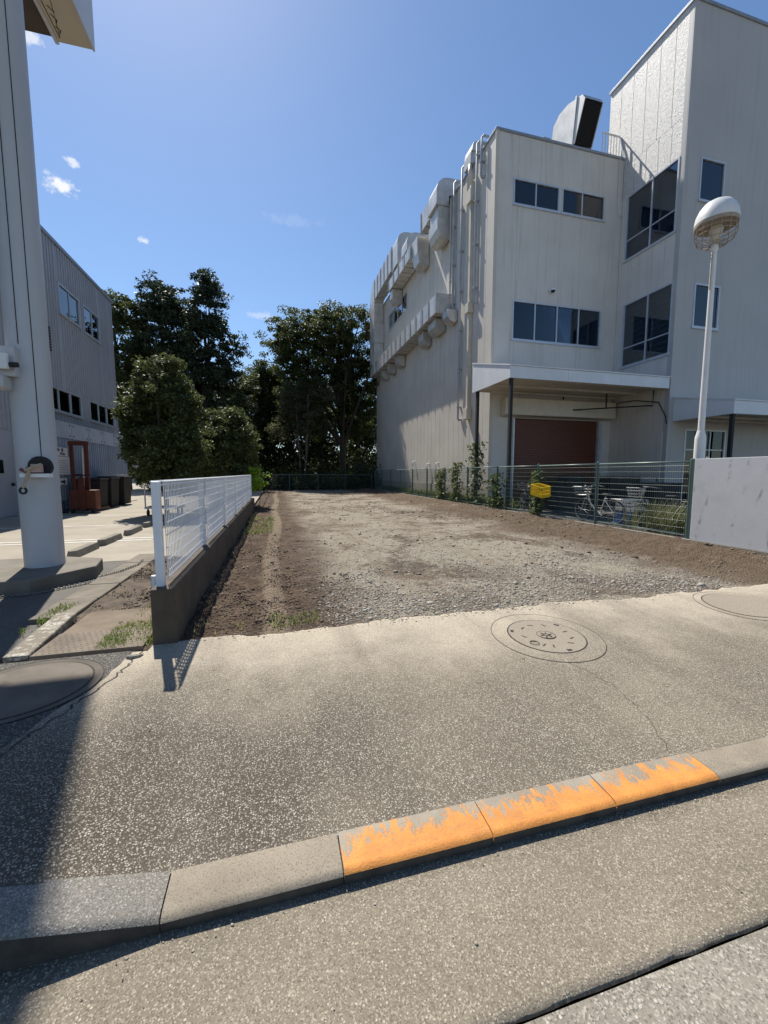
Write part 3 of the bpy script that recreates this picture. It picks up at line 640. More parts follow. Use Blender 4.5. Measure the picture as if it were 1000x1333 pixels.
# ------------------------------------------------------------------ ducts on the side wall
def dsec(parent, y0, y1, z0, z1, x0=7.96, x1=8.74, lab=None):
    n = max(1, round((y1-y0)/1.05)); wd = (y1-y0)/n
    for k in range(n):
        a = y0+k*wd; b = MB().box(x0, x1, a+.02, a+wd-.02, z0, z1); b.box(x0-.045, x1+.02, a-.016, a+.019, z0-.045, z1+.045)
        if k == n-1: b.box(x0-.045, x1+.02, y1-.019, y1+.016, z0-.045, z1+.045)
        o = b.build('duct_section', mGALV, parent)
        MB().box(x0-.004, x0-.0005, a+.25*wd, a+.27*wd, z0+.02, z1-.02).box(x0+.06, x1-.02, a+.55*wd, a+.575*wd, z0-.005, z0-.0005).build('seam', mBLACKM, o)
def hood(parent, y0, y1, z0, z1, x0=8.05, x1=8.76):
    h = (z1-z0); pr = [(x1,z0+.12),(x1,z1),(x0,z1),(x0,z0+h*.45),(x0+.14,z0+h*.15),(x0+.4,z0)]
    MB().extrude(pr[::-1], 'y', y0, y1).build('hood', mGALV, parent, bevel=.004)
def elbow(parent, y0, y1, z0, z1, x0=7.96, x1=8.74, flip=False):   # quarter bend in the y-z plane, rounded on its outer corner
    r = min(y1-y0, z1-z0); pts = []
    for k in range(9):
        a = R(90)*k/8; pts.append((y1-r+r*math.sin(a), z1-r+r*math.cos(a)) if not flip else (y0+r-r*math.sin(a), z1-r+r*math.cos(a)))
    pr = ([(y0,z0),(y0,z1)]+pts+[(y1,z0)]) if not flip else ([(y1,z0),(y1,z1)]+pts+[(y0,z0)])
    MB().extrude(pr, 'x', x0, x1).build('duct_elbow', mGALV, parent, smooth='auto')
def overroof(parent, y0, y1, z0, z1, x0=7.98, x1=9.6):     # bend that turns from the wall over the eaves
    pts = [(x1,z0+.5),(x1,z1)]+[(x0+.62-.62*math.sin(R(90)*k/6), z1-.62+.62*math.cos(R(90)*k/6)) for k in range(7)]+[(x0,z0),(x0+.66,z0),(x0+.66,z0+.5)]
    b = MB().extrude(pts, 'y', y0, y1); b.box(x0-.04, x0+.7, y0-.03, y1+.03, z0-.03, z0+.03); b.build('duct_bend', mGALV, parent, smooth='auto')
lo = thing('ventilation_duct', 'lower grey ventilation duct with hoods running along the side wall', 'duct', (8.4,27,9.4), 'ducts on the factory side wall')
dsec(lo, 19.75, 32.9, 9.42, 10.3)
hood(lo, 18.95, 19.6, 8.7, 9.3, 8.25); hood(lo, 20.4, 21.5, 8.7, 9.38, 8.2); hood(lo, 22.4, 23.2, 8.6, 9.38, 8.25); hood(lo, 27.2, 28.0, 8.65, 9.38, 8.25); hood(lo, 29.4, 30.1, 8.65, 9.38, 8.25); hood(lo, 31.4, 32.0, 8.65, 9.38, 8.25)
elbow(lo, 32.95, 34.5, 9.42, 10.4); 
MB().box(7.96, 8.74, 33.0, 34.5, 10.42, 11.9).build('duct_section', mGALV, lo); MB().box(7.94, 8.76, 32.98, 34.52, 11.92, 13.5).build('duct_section', mGALV, lo); MB().box(7.96, 8.74, 33.0, 34.5, 13.52, 15.05).build('duct_section', mGALV, lo)
elbow(lo, 32.9, 34.55, 15.07, 16.75); dsec(lo, 27.9, 32.85, 15.2, 16.6); overroof(lo, 26.6, 27.8, 15.0, 17.0)
mi = thing('ventilation_duct', 'short upper ventilation duct with two hoods under the eaves', 'duct', (8.4,26,14), 'ducts on the factory side wall')
dsec(mi, 23.9, 28.6, 14.05, 14.72); hood(mi, 22.9, 23.8, 13.1, 14.75); hood(mi, 28.0, 28.6, 13.0, 14.0); overroof(mi, 24.6, 25.7, 14.8, 15.9)
ne = thing('ventilation_duct', 'ventilation duct bending over the eaves nearest the building corner', 'duct', (8.4,20.5,13.4), 'ducts on the factory side wall')
overroof(ne, 19.9, 21.0, 14.6, 15.9); MB().box(8.08, 8.74, 19.92, 20.98, 14.0, 14.56).build('duct_section', mGALV, ne); hood(ne, 19.85, 21.05, 13.0, 13.98, 8.02)
dsec(ne, 21.3, 22.7, 14.8, 15.75, 8.2, 8.9)
ra = thing('roof_duct', 'grey duct box rising over the eaves near the pipes', 'duct', (8.9,17.8,14.9))
MB().box(8.66, 9.3, 17.6, 18.3, 15.04, 15.5).extrude([(8.66,15.5),(9.3,15.5),(9.3,15.95),(8.95,15.95),(8.72,15.8)], 'y', 17.5, 18.3).build('duct_bend', mGALV, ra, bevel=.02)

# ------------------------------------------------------------------ roof exhaust hood and railing
ex = thing('exhaust_hood', 'large grey curved exhaust hood with a black mouth on the factory roof', 'exhaust hood', (13.6,17.2,BZ))
pr = [(16.5,15.88),(15.95,17.28),(16.1,17.53),(16.43,17.65),(17.02,17.87),(17.6,17.9),(18.0,17.67),(18.1,17.17),(18.05,15.7)]
n = len(pr)
for x, nm in ((13.1,'side_panel'),(14.02,'side_panel')): MB().extrude(pr[::-1], 'x', x, x+.03).build(nm, mGALV, ex)
b = MB()
for k in range(1, n-1): b.add([(13.13,*pr[k]),(14.02,*pr[k]),(14.02,*pr[k+1]),(13.13,*pr[k+1])], [(0,1,2,3)])
b.build('back_sheet', mGALV, ex, smooth=True)
MB().add([(13.132,16.54,15.9),(14.018,16.54,15.9),(14.018,16.0,17.27),(13.132,16.0,17.27)], [(0,1,2,3)]).build('mouth_shade_sheet', pm('mouth_dark', (.006,.006,.006), (.01,.01,.01), 3, 1.0), ex)  # black sheet closing the opening, painted as its unlit inside
MB().extrude([(16.62,15.7),(16.72,15.7),(16.5,17.75),(16.4,17.73)], 'x', 13.06, 13.098).build('flange', mGALV, ex)
MB().box(13.15, 13.97, 16.75, 18.0, BZ, 15.85).build('stack', mGALV, ex)
rl = thing('roof_railing', 'thin white railing on the factory roof beside the tower', 'railing', (14.3,16.2,BZ))
MB().tube([(14.1,15.95,16.1),(15.0,15.95,16.1)], .035, 6).build('rail', mWHITE, rl); MB().tube([(14.1,15.95,15.15),(15.0,15.95,15.15)], .02, 6).build('rail', mWHITE, rl)
for k in range(7): MB().tube([(14.1+.148*k,15.95,BZ-.02),(14.1+.148*k,15.95,16.1)], .02, 6).build('baluster', mWHITE, rl)
b = MB().tube([(15.0,15.95,16.1),(14.98,15.72,15.3),(14.98,15.6,14.95)], .03, 6); b.build('rail_end', mWHITE, rl)
tag(MB().tube([(14.75,BY-.06,14.9),(14.75,BY-.06,13.0),(14.85,BY-.1,12.6),(15.0,BY-.1,12.6)], .02, 6).build('cable_conduit', mCREAM), 'thin beige conduit down the front wall beside the tower', 'conduit')
tag(MB().box(11.2,11.5,BY+.35,BY+.6,BZ,BZ+.42).box(11.17,11.53,BY+.32,BY+.63,BZ+.42,BZ+.46).build('roof_vent', mGALV), 'small grey vent box standing on the roof edge', 'vent')
b = MB().tube([(14.9,15.55,4.2),(15.0-.04,15.2,4.5),(14.96,14.3,4.45),(14.96,13.2,4.2),(14.96,12.85,3.6),(14.97,12.8,3.3)], .02, 6)
tag(b.build('cable', mBLACKM), 'black cable looping along the wall under the wide canopy', 'cable')

# ================================================================== LEFT BUILDING
LX, LZ = -8.0, 10.1
mLSID = pm('grey_siding', (.42,.43,.465), (.37,.38,.415), .6, .5, streak=.12)
L = thing('warehouse', 'grey ribbed metal warehouse behind the car park', 'building', (-12,16,0))
lops = [(19.1,20.85,7.6,8.72), (21.2,22.9,7.55,8.72), (17.6,20.45,3.72,4.6), (21.2,24.1,3.72,4.6), (17.6,18.25,5.85,6.8), (14.4,15.4,0,2.7)]
b = MB(); pitch = .2; y = 4.0
while y < 24.6:                       # ribbed sheet: one raised rib on every pitch
    for p, q, h0, h1 in cut(y, min(y+pitch, 24.66), 0, LZ, lops):
        pbox(b, ('X', LX), p, q, .03, .08, h0, h1)
        m = y+pitch*.5
        if p <= m-.03 and q >= m+.03: b.box(LX-.03, LX, m-.035, m+.035, h0, h1)
    y += pitch
b.build('siding', mLSID, L)
window(L, ('X', LX), *lops[0], (19.97,), mats=(None, mGLASSD)); window(L, ('X', LX), *lops[1], (22.05,), mats=(None, mGLASSD))
window(L, ('X', LX), *lops[2], (18.55,19.5), mats=(None, mGLASSD)); window(L, ('X', LX), *lops[3], (22.17,23.14), mats=(None, mGLASSD))
b = MB(); pbox(b, ('X', LX), 17.6, 18.25, .05, .1, 5.85, 6.8)
for k in range(9): b.box(LX-.02, LX+.02, 17.6, 18.25, 5.9+.1*k, 5.95+.1*k)
b.build('louvre', pm('dark_louvre', (.06,.06,.07), None, 4, .6), L)
d = MB(); pbox(d, ('X', LX), 14.42, 15.38, .02, .07, .02, 2.68); d = d.build('door', mLSID, L)
MB().box(LX+.0, LX+.02, 14.55, 14.85, 1.35, 1.75).build('door_window', mGLASSD, d); MB().box(LX+.0, LX+.05, 15.2, 15.28, .95, 1.05).build('handle', mBLACKM, d)
MB().box(-24, LX+.04, 3.95, 24.75, LZ+.002, LZ+.14).build('roof', mCAP, L)
MB().box(-24, LX-.09, 24.5, 24.68, 0, LZ).build('end_wall', mLSID, L)
MB().box(-24, LX-.09, 4.0, 4.15, 0, LZ).build('end_wall', mLSID, L)

# screen of blue grey sheets in front of the warehouse
mBLUES = pm('blue_grey_sheet', (.30,.35,.44), (.25,.29,.37), 1.2, .5, streak=.15); mBLUEU = pm('pale_blue_board', (.42,.47,.56), (.36,.41,.50), 2.5, .5, streak=.2)
sc_ = thing('sheet_screen', 'blue grey corrugated sheet screen along the warehouse wall', 'screen', (-7.4,19.6,0))
y = 16.4; k = 0
while y < 23.6:
    b = MB().box(-7.42, -7.40, y+.01, y+.79, .05, 2.6)
    for j in range(4): b.box(-7.40, -7.375, y+.08+.2*j, y+.12+.2*j, .05, 2.6)
    b.build('corrugated_sheet', mBLUES, sc_); y += .8
y = 16.4
while y < 23.4:
    o = MB().box(-7.39, -7.36, y+.015, y+1.385, 2.62, 3.2).build('upper_board', mBLUEU, sc_)
    for q in (.15,1.25):
        for z in (2.72,3.1): MB().box(-7.36,-7.35,y+q-.02,y+q+.02,z-.03,z+.03).build('bolt', mBLACKM, o)
    y += 1.4
for y in (16.35,17.8,19.4,21.0,22.6): MB().box(-7.55,-7.43,y-.04,y+.04,0,3.2).build('post', mLSID, sc_)
# notices on the screen
mPAPER = pm('notice_white', (.68,.69,.70), (.6,.61,.62), 4, .5); mINKB = pm('ink_blue', (.04,.05,.16), None, 5, .5); mINK = pm('ink_black', (.03,.03,.03), None, 5, .5)
def notice(y0, y1, z0, z1, name, label, marks, ink):
    t = thing(name, label, 'sign', (-7.33,(y0+y1)/2,z0))
    MB().box(-7.35,-7.33,y0,y1,z0,z1).build('board', mPAPER, t)
    b = MB()
    for u0,u1,v0,v1 in marks:
        b.box(-7.33,-7.326,y0+u0*(y1-y0),y0+u1*(y1-y0),z0+v0*(z1-z0),z0+v1*(z1-z0))
    b.build('print', ink, t)
notice(16.55,17.3,1.96,2.26,'warning_sign','white notice with blue print at the top of the screen',((.06,.2,.55,.85),(.24,.3,.6,.75),(.42,.58,.5,.9),(.3,.5,.15,.4),(.55,.72,.1,.35)),mINKB)
notice(16.4,17.4,1.3,1.94,'notice_board','large white notice of fine printed lines on the screen',tuple((.1,.9,.12+.13*k,.15+.13*k) for k in range(6)),pm('ink_grey',(.3,.3,.33),None,5,.5))
notice(16.6,17.12,.92,1.18,'arrow_sign','small white sign with a dark arrow low on the screen',((.2,.6,.35,.65),(.55,.66,.2,.8),(.66,.74,.35,.65),(.2,.8,.05,.12)),mINK)

# ------------------------------------------------------------------ hand stacker, bins, clutter
mRED = pm('red_orange_paint', (.12,.02,.008), (.085,.015,.007), 5, .6); mORG = pm('orange_paint', (.14,.032,.009), (.1,.023,.008), 5, .6)
st = thing('hand_stacker', 'red orange hand stacker with a tall mast by the warehouse', 'stacker', (-6.5,16.3,0))
for x in (-6.8,-6.36): MB().box(x-.05,x+.05,16.26,16.36,.1,2.3).build('mast', mRED, st)
MB().box(-6.86,-6.3,16.25,16.37,2.305,2.45).build('mast_head', mRED, st); MB().box(-6.74,-6.42,16.28,16.34,1.25,1.33).build('crossbar', mRED, st)
MB().tube([(-6.45,16.2,.9),(-6.42,16.2,2.2)], .03, 8).build('lift_ram', mGALV, st)
MB().box(-6.78,-5.98,15.85,16.24,.12,.78).build('body', mORG, st, bevel=.03); MB().box(-6.46,-6.28,15.76,15.845,.1,1.2).build('column', mRED, st, bevel=.01)
MB().tube([(-6.38,15.75,1.2),(-6.2,15.6,1.28),(-6.0,15.6,1.28)], .02, 6).build('handle', mBLACKM, st)
for x in (-6.7,-6.1): MB().tube([(x-.04,15.9,.08),(x+.04,15.9,.08)], .08, 14).build('wheel', mBLACKM, st)
for x in (-6.72,-6.2): MB().box(x-.07,x+.07,16.38,17.4,.06,.12).build('fork', mRED, st)
def bin_(x, y, wx, wy, h, label):
    t = thing('waste_bin', label, 'bin', (x,y,0), 'black bins by the warehouse')
    p = [(x-wx/2,y-wy/2),(x+wx/2,y-wy/2),(x+wx/2,y+wy/2),(x-wx/2,y+wy/2)]; q = [(x+(a-x)*.9,y+(c-y)*.9) for a,c in p]
    MB().add([(a,c,.04) for a,c in q]+[(a,c,h) for a,c in p], [(0,3,2,1),(4,5,6,7),(0,1,5,4),(1,2,6,5),(2,3,7,6),(3,0,4,7)]).build('tub', mBLACKM, t, bevel=.02)
    MB().box(x-wx/2-.03,x+wx/2+.03,y-wy/2-.03,y+wy/2+.03,h+.002,h+.07).build('lid', mBLACKM, t, bevel=.02)
    for s in (-1,1): MB().tube([(x+s*wx*.36-.02,y-wy*.3,.05),(x+s*wx*.36+.02,y-wy*.3,.05)], .05, 10).build('wheel', mBLACKM, t)
bin_(-6.75,17.5,.9,.75,1.08,'black bin nearest the orange stacker'); bin_(-6.75,18.6,.9,.85,1.1,'black bin in the middle of the row by the screen'); bin_(-6.7,19.8,.95,.9,1.15,'black bin farthest from the orange stacker')
tag(MB().box(-7.2,-6.3,19.4,20.2,1.24,1.28).build('board', mPAPER), 'pale board lying on top of the farthest black bin', 'board')
cr = thing('wire_crate', 'dark wire crate on the ground left of the stacker', 'crate', (-7.0,16.0,0)); b = MB()
for k in range(6): b.tube([(-7.25,15.9,.06+.07*k),(-6.95,15.9,.06+.07*k)], .012, 4).tube([(-7.25+.06*k,15.9,.02),(-7.25+.06*k,15.9,.42)], .012, 4).tube([(-6.95,15.9,.06+.07*k),(-6.95,16.2,.06+.07*k)], .012, 4)
b.build('mesh', mBLACKM, cr); MB().box(-7.25,-6.95,15.91,16.2,.0,.03).build('base', mBLACKM, cr)
tr = thing('platform_trolley', 'grey steel platform trolley parked behind the white fence', 'trolley', (-3.6,14.6,0))
MB().box(-4.05,-3.0,14.2,14.9,.22,.28).build('deck', mGALV, tr); 
for x in (-4.02,-3.8,-3.58,-3.36): MB().tube([(x,14.22,.28),(x,14.22,.95)], .022, 8).build('upright', mGALV, tr)
MB().tube([(-4.02,14.22,.95),(-3.36,14.22,.95)], .022, 8).build('handle', mGALV, tr)
for x in (-3.97,-3.1):
    for y in (14.28,14.82): MB().tube([(x-.025,y,.09),(x+.025,y,.09)], .09, 14).box(x-.02,x+.02,y-.03,y+.03,.12,.22).build('wheel', mBLACKM, tr)

# ------------------------------------------------------------------ car park lines and wheel stops
mLINE = pm('line_white', (.70,.68,.63), (.5,.47,.41), 9, .8)
for i, (y, x1) in enumerate(((9.05,-2.5), (9.35,-2.5), (11.85,-3.3), (14.6,-3.5))):
    o = MB().box(-12, x1, y, y+.11, -.004, .001).build('bay_line', mLINE); o['kind'] = 'structure'
mSTOP = pm('wheel_stop_concrete', (.30,.275,.23), (.2,.18,.145), 6, .9, .4, 60)
names = ('wheel stop nearest the white sign pole', 'second wheel stop from the sign pole', 'third wheel stop from the sign pole', 'fourth wheel stop from the sign pole, behind the white fence', 'fifth wheel stop from the sign pole, behind the white fence')
b = MB().prism([(-.085,-.42),(.0,-.5),(.085,-.42),(.085,.45),(-.085,.45)], 0, .12); n5 = 5
for k in range(n5): b.v[5+k] = (b.v[5+k][0]*.72, b.v[5+k][1]*.96, b.v[5+k][2])
ws0 = None
for k, y in enumerate((7.85, 9.0, 10.3, 11.65, 12.95)):
    if ws0 is None: ws0 = b.build('wheel_stop', mSTOP, bevel=.012, org=(0,0,0)); o = ws0; o.location = (-3.2,y,-.004)
    else: o = copy_at(ws0, (-3.2+random.uniform(-.02,.02),y,-.004))
    o.rotation_euler.z = random.uniform(-.03,.03)
    tag(o, 'concrete '+names[k], 'wheel stop', 'wheel stops along the bay ends')

# ------------------------------------------------------------------ sign pole on its island
PX, PY, PR = -2.97, 6.2, .212
mPOLE = pm('pole_paint', (.53,.535,.55), (.48,.485,.50), .8, .45, streak=.15)
isl = MB().prism([(-4.6,5.28),(-2.72,5.33),(-2.3,5.95),(-2.42,6.5),(-2.95,6.75),(-4.6,6.75)], -.1, .15).build('concrete_island', pm('island_concrete', (.24,.215,.175), (.17,.15,.12), 3, .9, .35, 60), bevel=.015)
tag(isl, 'low concrete island around the foot of the white sign pole', 'plinth')
P_ = thing('sign_pole', 'thick white steel sign pole carrying a projecting sign box', 'sign pole', (PX,PY,.15))
b = MB(); b.lathe([(PR+.004,0),(PR,.02),(PR,9.5)], (PX,PY,.15), 48); b.build('pole', mPOLE, P_, smooth='auto')
for a in (-52, -88): MB().box(PX+(PR+.001)*math.cos(R(a))-.003, PX+(PR+.001)*math.cos(R(a))+.003, PY+(PR+.004)*math.sin(R(a))-.004, PY+(PR+.004)*math.sin(R(a))+.004, 1.5 if a == -52 else 2.9, 9).build('cable', mBLACKM, P_)
MB().box(PX-1.2, PX-.1, PY-.36, PY-.12, 2.36, 2.5).box(PX-.5, PX-.0, PY-.30, PY-.1, 2.5, 2.85).build('bracket_arm', mPOLE, P_, bevel=.01)
MB().box(PX-.22, PX-.02, PY-.42, PY-.365, 2.56, 2.74).build('lamp_box', mWHITE, P_, bevel=.01); MB().tube([(PX-.02,PY-.36,2.62),(PX+.06,PY-.36,2.62)], .03, 8).build('cable_gland', mBLACKM, P_)
# sign box: dark open frame on the pole side, cream tray along its outer side
mSIGNC = pm('sign_cream', (.62,.56,.44), (.56,.5,.39), 1.5, .5); mSIGND = pm('sign_dark_brown', (.10,.075,.06), (.075,.055,.045), 2, .6); mSIGNS = pm('sign_side_grey', (.62,.62,.64), (.55,.55,.57), 1, .45)
SZ, S0, S1 = 8.24, 4.15, 8.27
sb = MB().box(-4.9,-3.235,S0,S1-.01,SZ+.05,SZ+2.5).build('sign_box', mSIGND, P_)
st_ = MB().box(-3.23,-2.73,S0,S1,SZ,SZ+2.5).build('sign_tray', mSIGNC, P_, bevel=.006)
MB().box(-2.728,-2.70,S0-.01,S1+.01,SZ-.012,SZ+2.5).build('sign_side', mSIGNS, st_)
MB().box(-3.25,-3.20,S0,S1+.005,SZ-.035,SZ-.002).build('edge_trim', mSIGNS, st_)
MB().box(-3.16,-3.15,S0,S1-.08,SZ-.005,SZ-.001).build('print_line', mINK, st_); MB().add([(-3.148,S1-.08,SZ-.004),(-3.156,S1-.08,SZ-.004),(-2.95,7.28,SZ-.004),(-2.942,7.28,SZ-.004)],[(0,1,2,3)]).build('print_line', mINK, st_)
b = MB()
for pts in (((-2.40,6.02),(-2.36,6.08),(-2.385,6.12)), ((-2.39,5.93),(-2.345,5.99)), ((-2.41,6.16),(-2.375,6.2),(-2.40,6.24))):
    b.tube([(x*1.3,y*1.3,SZ-.003) for x,y in pts], .008, 4)
b.build('lettering', mINK, st_)
# cord reel on the pole
cr = thing('cord_reel', 'black cord reel with a hanging rope tied to the sign pole', 'reel', (-2.86,5.9,1.25))
b = MB(); b.tube([(-2.82,5.985,1.43),(-2.82,5.93,1.43)], .13, 24); b.build('reel', mBLACKM, cr, bevel=.01)
MB().box(-3.0,-2.7,5.86,5.965,1.30,1.345).build('bracket', mWHITE, cr); MB().box(-2.87,-2.76,5.84,5.885,1.36,1.46).build('hub', pm('rope_pink', (.5,.33,.28), None, 8, .8), cr)
mROPE = pm('rope_tan', (.45,.38,.27), (.33,.28,.19), 30, .9)
MB().tube([(-2.76,5.85,1.46),(-2.85,5.83,1.42),(-2.93,5.84,1.38)], .018, 6).build('rope', mROPE, cr)
MB().tube([(-2.88,5.84,1.40),(-2.92,5.83,1.28),(-2.96,5.84,1.17)], .018, 6).build('rope', mROPE, cr); MB().ring((-2.965,5.84,1.14), .035, .014, 'y', 12, 5).build('hook', mBLACKM, cr)
MB().tube([(-2.98,5.85,1.40),(-2.92,5.85,1.36),(-2.9,5.85,1.42)], .022, 6).build('knot', pm('cloth_red', (.25,.06,.06), None, 9, .9), cr)
# chain on the ground
ch = [(-4.6,5.22),(-3.0,5.2),(-2.62,5.28),(-2.3,5.62),(-2.05,6.0),(-1.95,6.4),(-1.98,6.75)]
b = MB(); seg = []
for p, q in zip(ch, ch[1:]):
    n = max(1, int(math.dist(p,q)/.026)); seg += [(p[0]+(q[0]-p[0])*k/n, p[1]+(q[1]-p[1])*k/n, math.atan2(q[1]-p[1],q[0]-p[0])) for k in range(n)]
for k, (x, y, a) in enumerate(seg):
    m = MB().ring((0,0,0), .0135, .004, 'z' if k % 2 else 'y', 8, 4); ca, sa = math.cos(a), math.sin(a); zc = .045 if x > -2.2 and y > 5.6 else .003
    b.add([(x+(u*1.35)*ca-v*sa, y+(u*1.35)*sa+v*ca, z_+zc+.006) for u, v, z_ in m.v], m.f)
tag(b.build('chain', pm('dull_chain', (.25,.24,.22), (.17,.16,.14), 20, .6, metal=.5), smooth=True), 'steel chain lying on the ground along the concrete island', 'chain')

# ------------------------------------------------------------------ kerb beside the drive
kb = thing('drive_kerb', 'old concrete kerb between the drive and the earth strip', 'kerb', (-1.92,5,0))
mOLDK = pm('old_kerb', (.27,.235,.185), (.18,.155,.12), 4, .9, .5, 60)
for k, (y0, y1) in enumerate(((4.22,4.82),(4.82,5.42),(5.42,6.02),(6.02,6.62),(6.62,7.3))):
    MB().box(-2.2,-1.86+.003*k,y0+.004,y1-.004,-.1,.038-.003*(k % 2)).build('kerb_block', mOLDK, kb, bevel=.012)
def worn_white():
    t = NT('worn_white_paint'); f = t.ramp(t.math('ADD', t.noise(22,5,.75), t.math('MULTIPLY', t.noise(4,3,.6), .4)), .56, .74)
    t.bump(f, .4, .006); return t.done(t.mix(f, (.62,.585,.5), (.24,.205,.155)), .85)
o = MB().prism([(-1.92,3.36),(-1.76,3.36),(-1.80,4.2),(-1.96,4.2)], -.1, [.045,.045,.085,.085]).build('kerb_block', worn_white(), kb, bevel=.012); o['label'] = 'tilted kerb block with flaking white paint'
mPLATE = NT('checker_plate'); _v = mPLATE.voro(26); mPLATE.bump(_v.outputs['Distance'], .6, .006)
mPLATE = mPLATE.done(mPLATE.mix(mPLATE.ramp(mPLATE.noise(4,5,.6),.35,.7), (.23,.185,.135), (.15,.115,.085)), .8)
dc = thing('drain_cover', 'rusty patterned drain cover plate beside the white kerb block', 'drain cover', (-1.4,3.6,.03))
MB().box(-1.75,-1.02,3.35,3.78,.0,.036).build('plate', mPLATE, dc, bevel=.004); b = MB()
for i in range(17):
    for j in range(10):
        x, y = -1.72+.042*i+(.021 if j % 2 else 0), 3.375+.042*j
        s = 1 if (i+j) % 2 else -1; b.add([(x-.013,y-.009*s-.003,.0362),(x+.013,y+.009*s-.003,.0362),(x+.013,y+.009*s+.003,.0362),(x-.013,y-.009*s+.003,.0362),(x,y-.003,.0385),(x,y+.003,.0385)],[(0,4,5,3),(4,1,2,5),(0,1,4),(3,5,2)])
o = b.build('tread', mPLATE, dc); o['kind'] = 'stuff'
MB().box(-1.75,-1.02,3.79,4.35,.0,.028).build('slab', pm('brown_slab', (.25,.195,.14), (.17,.13,.09), 4, .9, .5, 45), dc, bevel=.006)

# ------------------------------------------------------------------ manhole covers
mIRON = NT('manhole_mortar'); _n = mIRON.noise(120,4,.65); mIRON.bump(_n, .4, .004)
mIRON = mIRON.done(mIRON.mix(mIRON.ramp(_n,.4,.66), (.41,.355,.275), (.26,.222,.168)), .8)
def slope_disc(name, cx, cy, r0, r1, mat, parent=None, lift=.0025, n=72, rings=6):
    V = []; Fc = []
    for k in range(rings+1):
        r = r0+(r1-r0)*k/rings
        for i in range(n):
            a = 2*math.pi*i/n; x, y = cx+r*math.cos(a), cy+r*math.sin(a); V.append((x,y,float(zap(np.array(x),np.array(min(y,3.45))))+.012+lift))
    for k in range(rings):
        for i in range(n): Fc.append((k*n+i,k*n+(i+1)%n,(k+1)*n+(i+1)%n,(k+1)*n+i))
    if r0 == 0: Fc = [f for f in Fc]
    b = MB(); b.add(V, [f[::-1] if False else f for f in Fc]); return b.build(name, mat, parent, smooth=True)
def manhole(cx, cy, r, ro, label, detail=True, sur=None, lift=0, cov=None):
    zc = float(zap(np.array(cx), np.array(cy)))+.012; t = thing('manhole_cover', label, 'manhole cover', (cx,cy,zc))
    slope_disc('surround', cx, cy, r+.012, ro, sur or mAPRON, t, .002+lift); slope_disc('outer_joint', cx, cy, ro-.0025, ro+.0025, mGAP, t, .0032+lift, rings=1)
    slope_disc('joint', cx, cy, r, r+.012, mGAP, t, .0022+lift, rings=1); slope_disc('cover', cx, cy, .001, r, cov or mIRON, t, .0045+lift)
    if detail:
        def mark(x, y, w_, h_, a, mat, up_=.006):
            ca, sa = math.cos(a), math.sin(a); b = MB()
            b.add([(cx+x+u*ca-v*sa, cy+y+u*sa+v*ca, zc+(float(zap(np.array(cx+x),np.array(cy+y)))+.012-zc)+up_) for u, v in ((-w_,-h_),(w_,-h_),(w_,h_),(-w_,h_))], [(0,1,2,3)]); return b.build('slot', mat, t)
        for a, q in ((35,.88),(150,.9),(272,.9)): mark(r*q*math.cos(R(a)), r*q*math.sin(R(a)), .022, .013, R(a+90), mBLACKM)
        for k, a in enumerate((5,60,95,125,175,205,230,250,300,330)): mark(r*.66*math.cos(R(a)), r*.66*math.sin(R(a)), .024, .006, R(a*1.7), mGAP)
        b = MB()
        for a in range(0,360,60): b.tube([(cx+.02*math.cos(R(a)),cy+.02*math.sin(R(a)),zc+.006),(cx+.05*math.cos(R(a)),cy+.05*math.sin(R(a)),zc+.006)], .006, 5)
        b.ring((cx,cy,zc+.006), .075, .004, 'z', 28, 4); b.ring((cx,cy,zc+.006), .02, .004, 'z', 14, 4)
        for s in (-1,1):
            b.ring((cx+.19*s,cy+.11*s,zc+.006), .035, .003, 'z', 18, 4)
        b.build('emblem', pm('emblem_dirt', (.12,.10,.078), None, 20, .9), t)
    return t
manhole(2.17, 2.83, .305, .45, 'round manhole cover with a central emblem in the middle of the pavement')
manhole(4.62, 2.95, .34, .42, 'plain round manhole cover at the right end of the pavement', False)
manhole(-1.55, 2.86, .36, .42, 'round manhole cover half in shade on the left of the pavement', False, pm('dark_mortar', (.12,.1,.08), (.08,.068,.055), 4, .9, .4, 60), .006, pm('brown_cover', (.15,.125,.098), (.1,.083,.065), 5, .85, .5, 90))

# ================================================================== FENCES
mWMESH = pm('white_fence_coat', (.74,.75,.77), (.68,.69,.71), 3, .4); mGMESH = pm('green_fence_coat', (.075,.125,.11), (.06,.10,.09), 3, .45); mGRAIL = pm('green_fence_rail', (.16,.22,.2), (.12,.17,.155), 3, .4)
WX = -.915; W0, W1 = 3.52, 15.2
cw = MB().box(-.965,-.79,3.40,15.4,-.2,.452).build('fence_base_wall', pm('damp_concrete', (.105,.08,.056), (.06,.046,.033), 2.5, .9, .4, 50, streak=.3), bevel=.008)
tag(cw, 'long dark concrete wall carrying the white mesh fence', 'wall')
wf = thing('white_mesh_fence', 'white welded mesh fence on a concrete wall along the lot', 'fence', (WX,9,.45))
def wire(b, p, q, r): b.tube([p,q], r, 4, False)
def mesh_panel(L_, H_, hz, vp, rh, rv, topfold=True):
    b = MB(); n = int(L_/vp)
    for k in range(n+1): wire(b, (0,k*L_/n,.0), (0,k*L_/n,H_), rv)
    for z in hz: wire(b, (.006,0,z), (.006,L_,z), rh)
    return b
hz = [.03,.08,.17,.27,.37,.47,.57,.66,.72,.765,.80]
pitch = (W1-W0)/6; pw = None; post = None
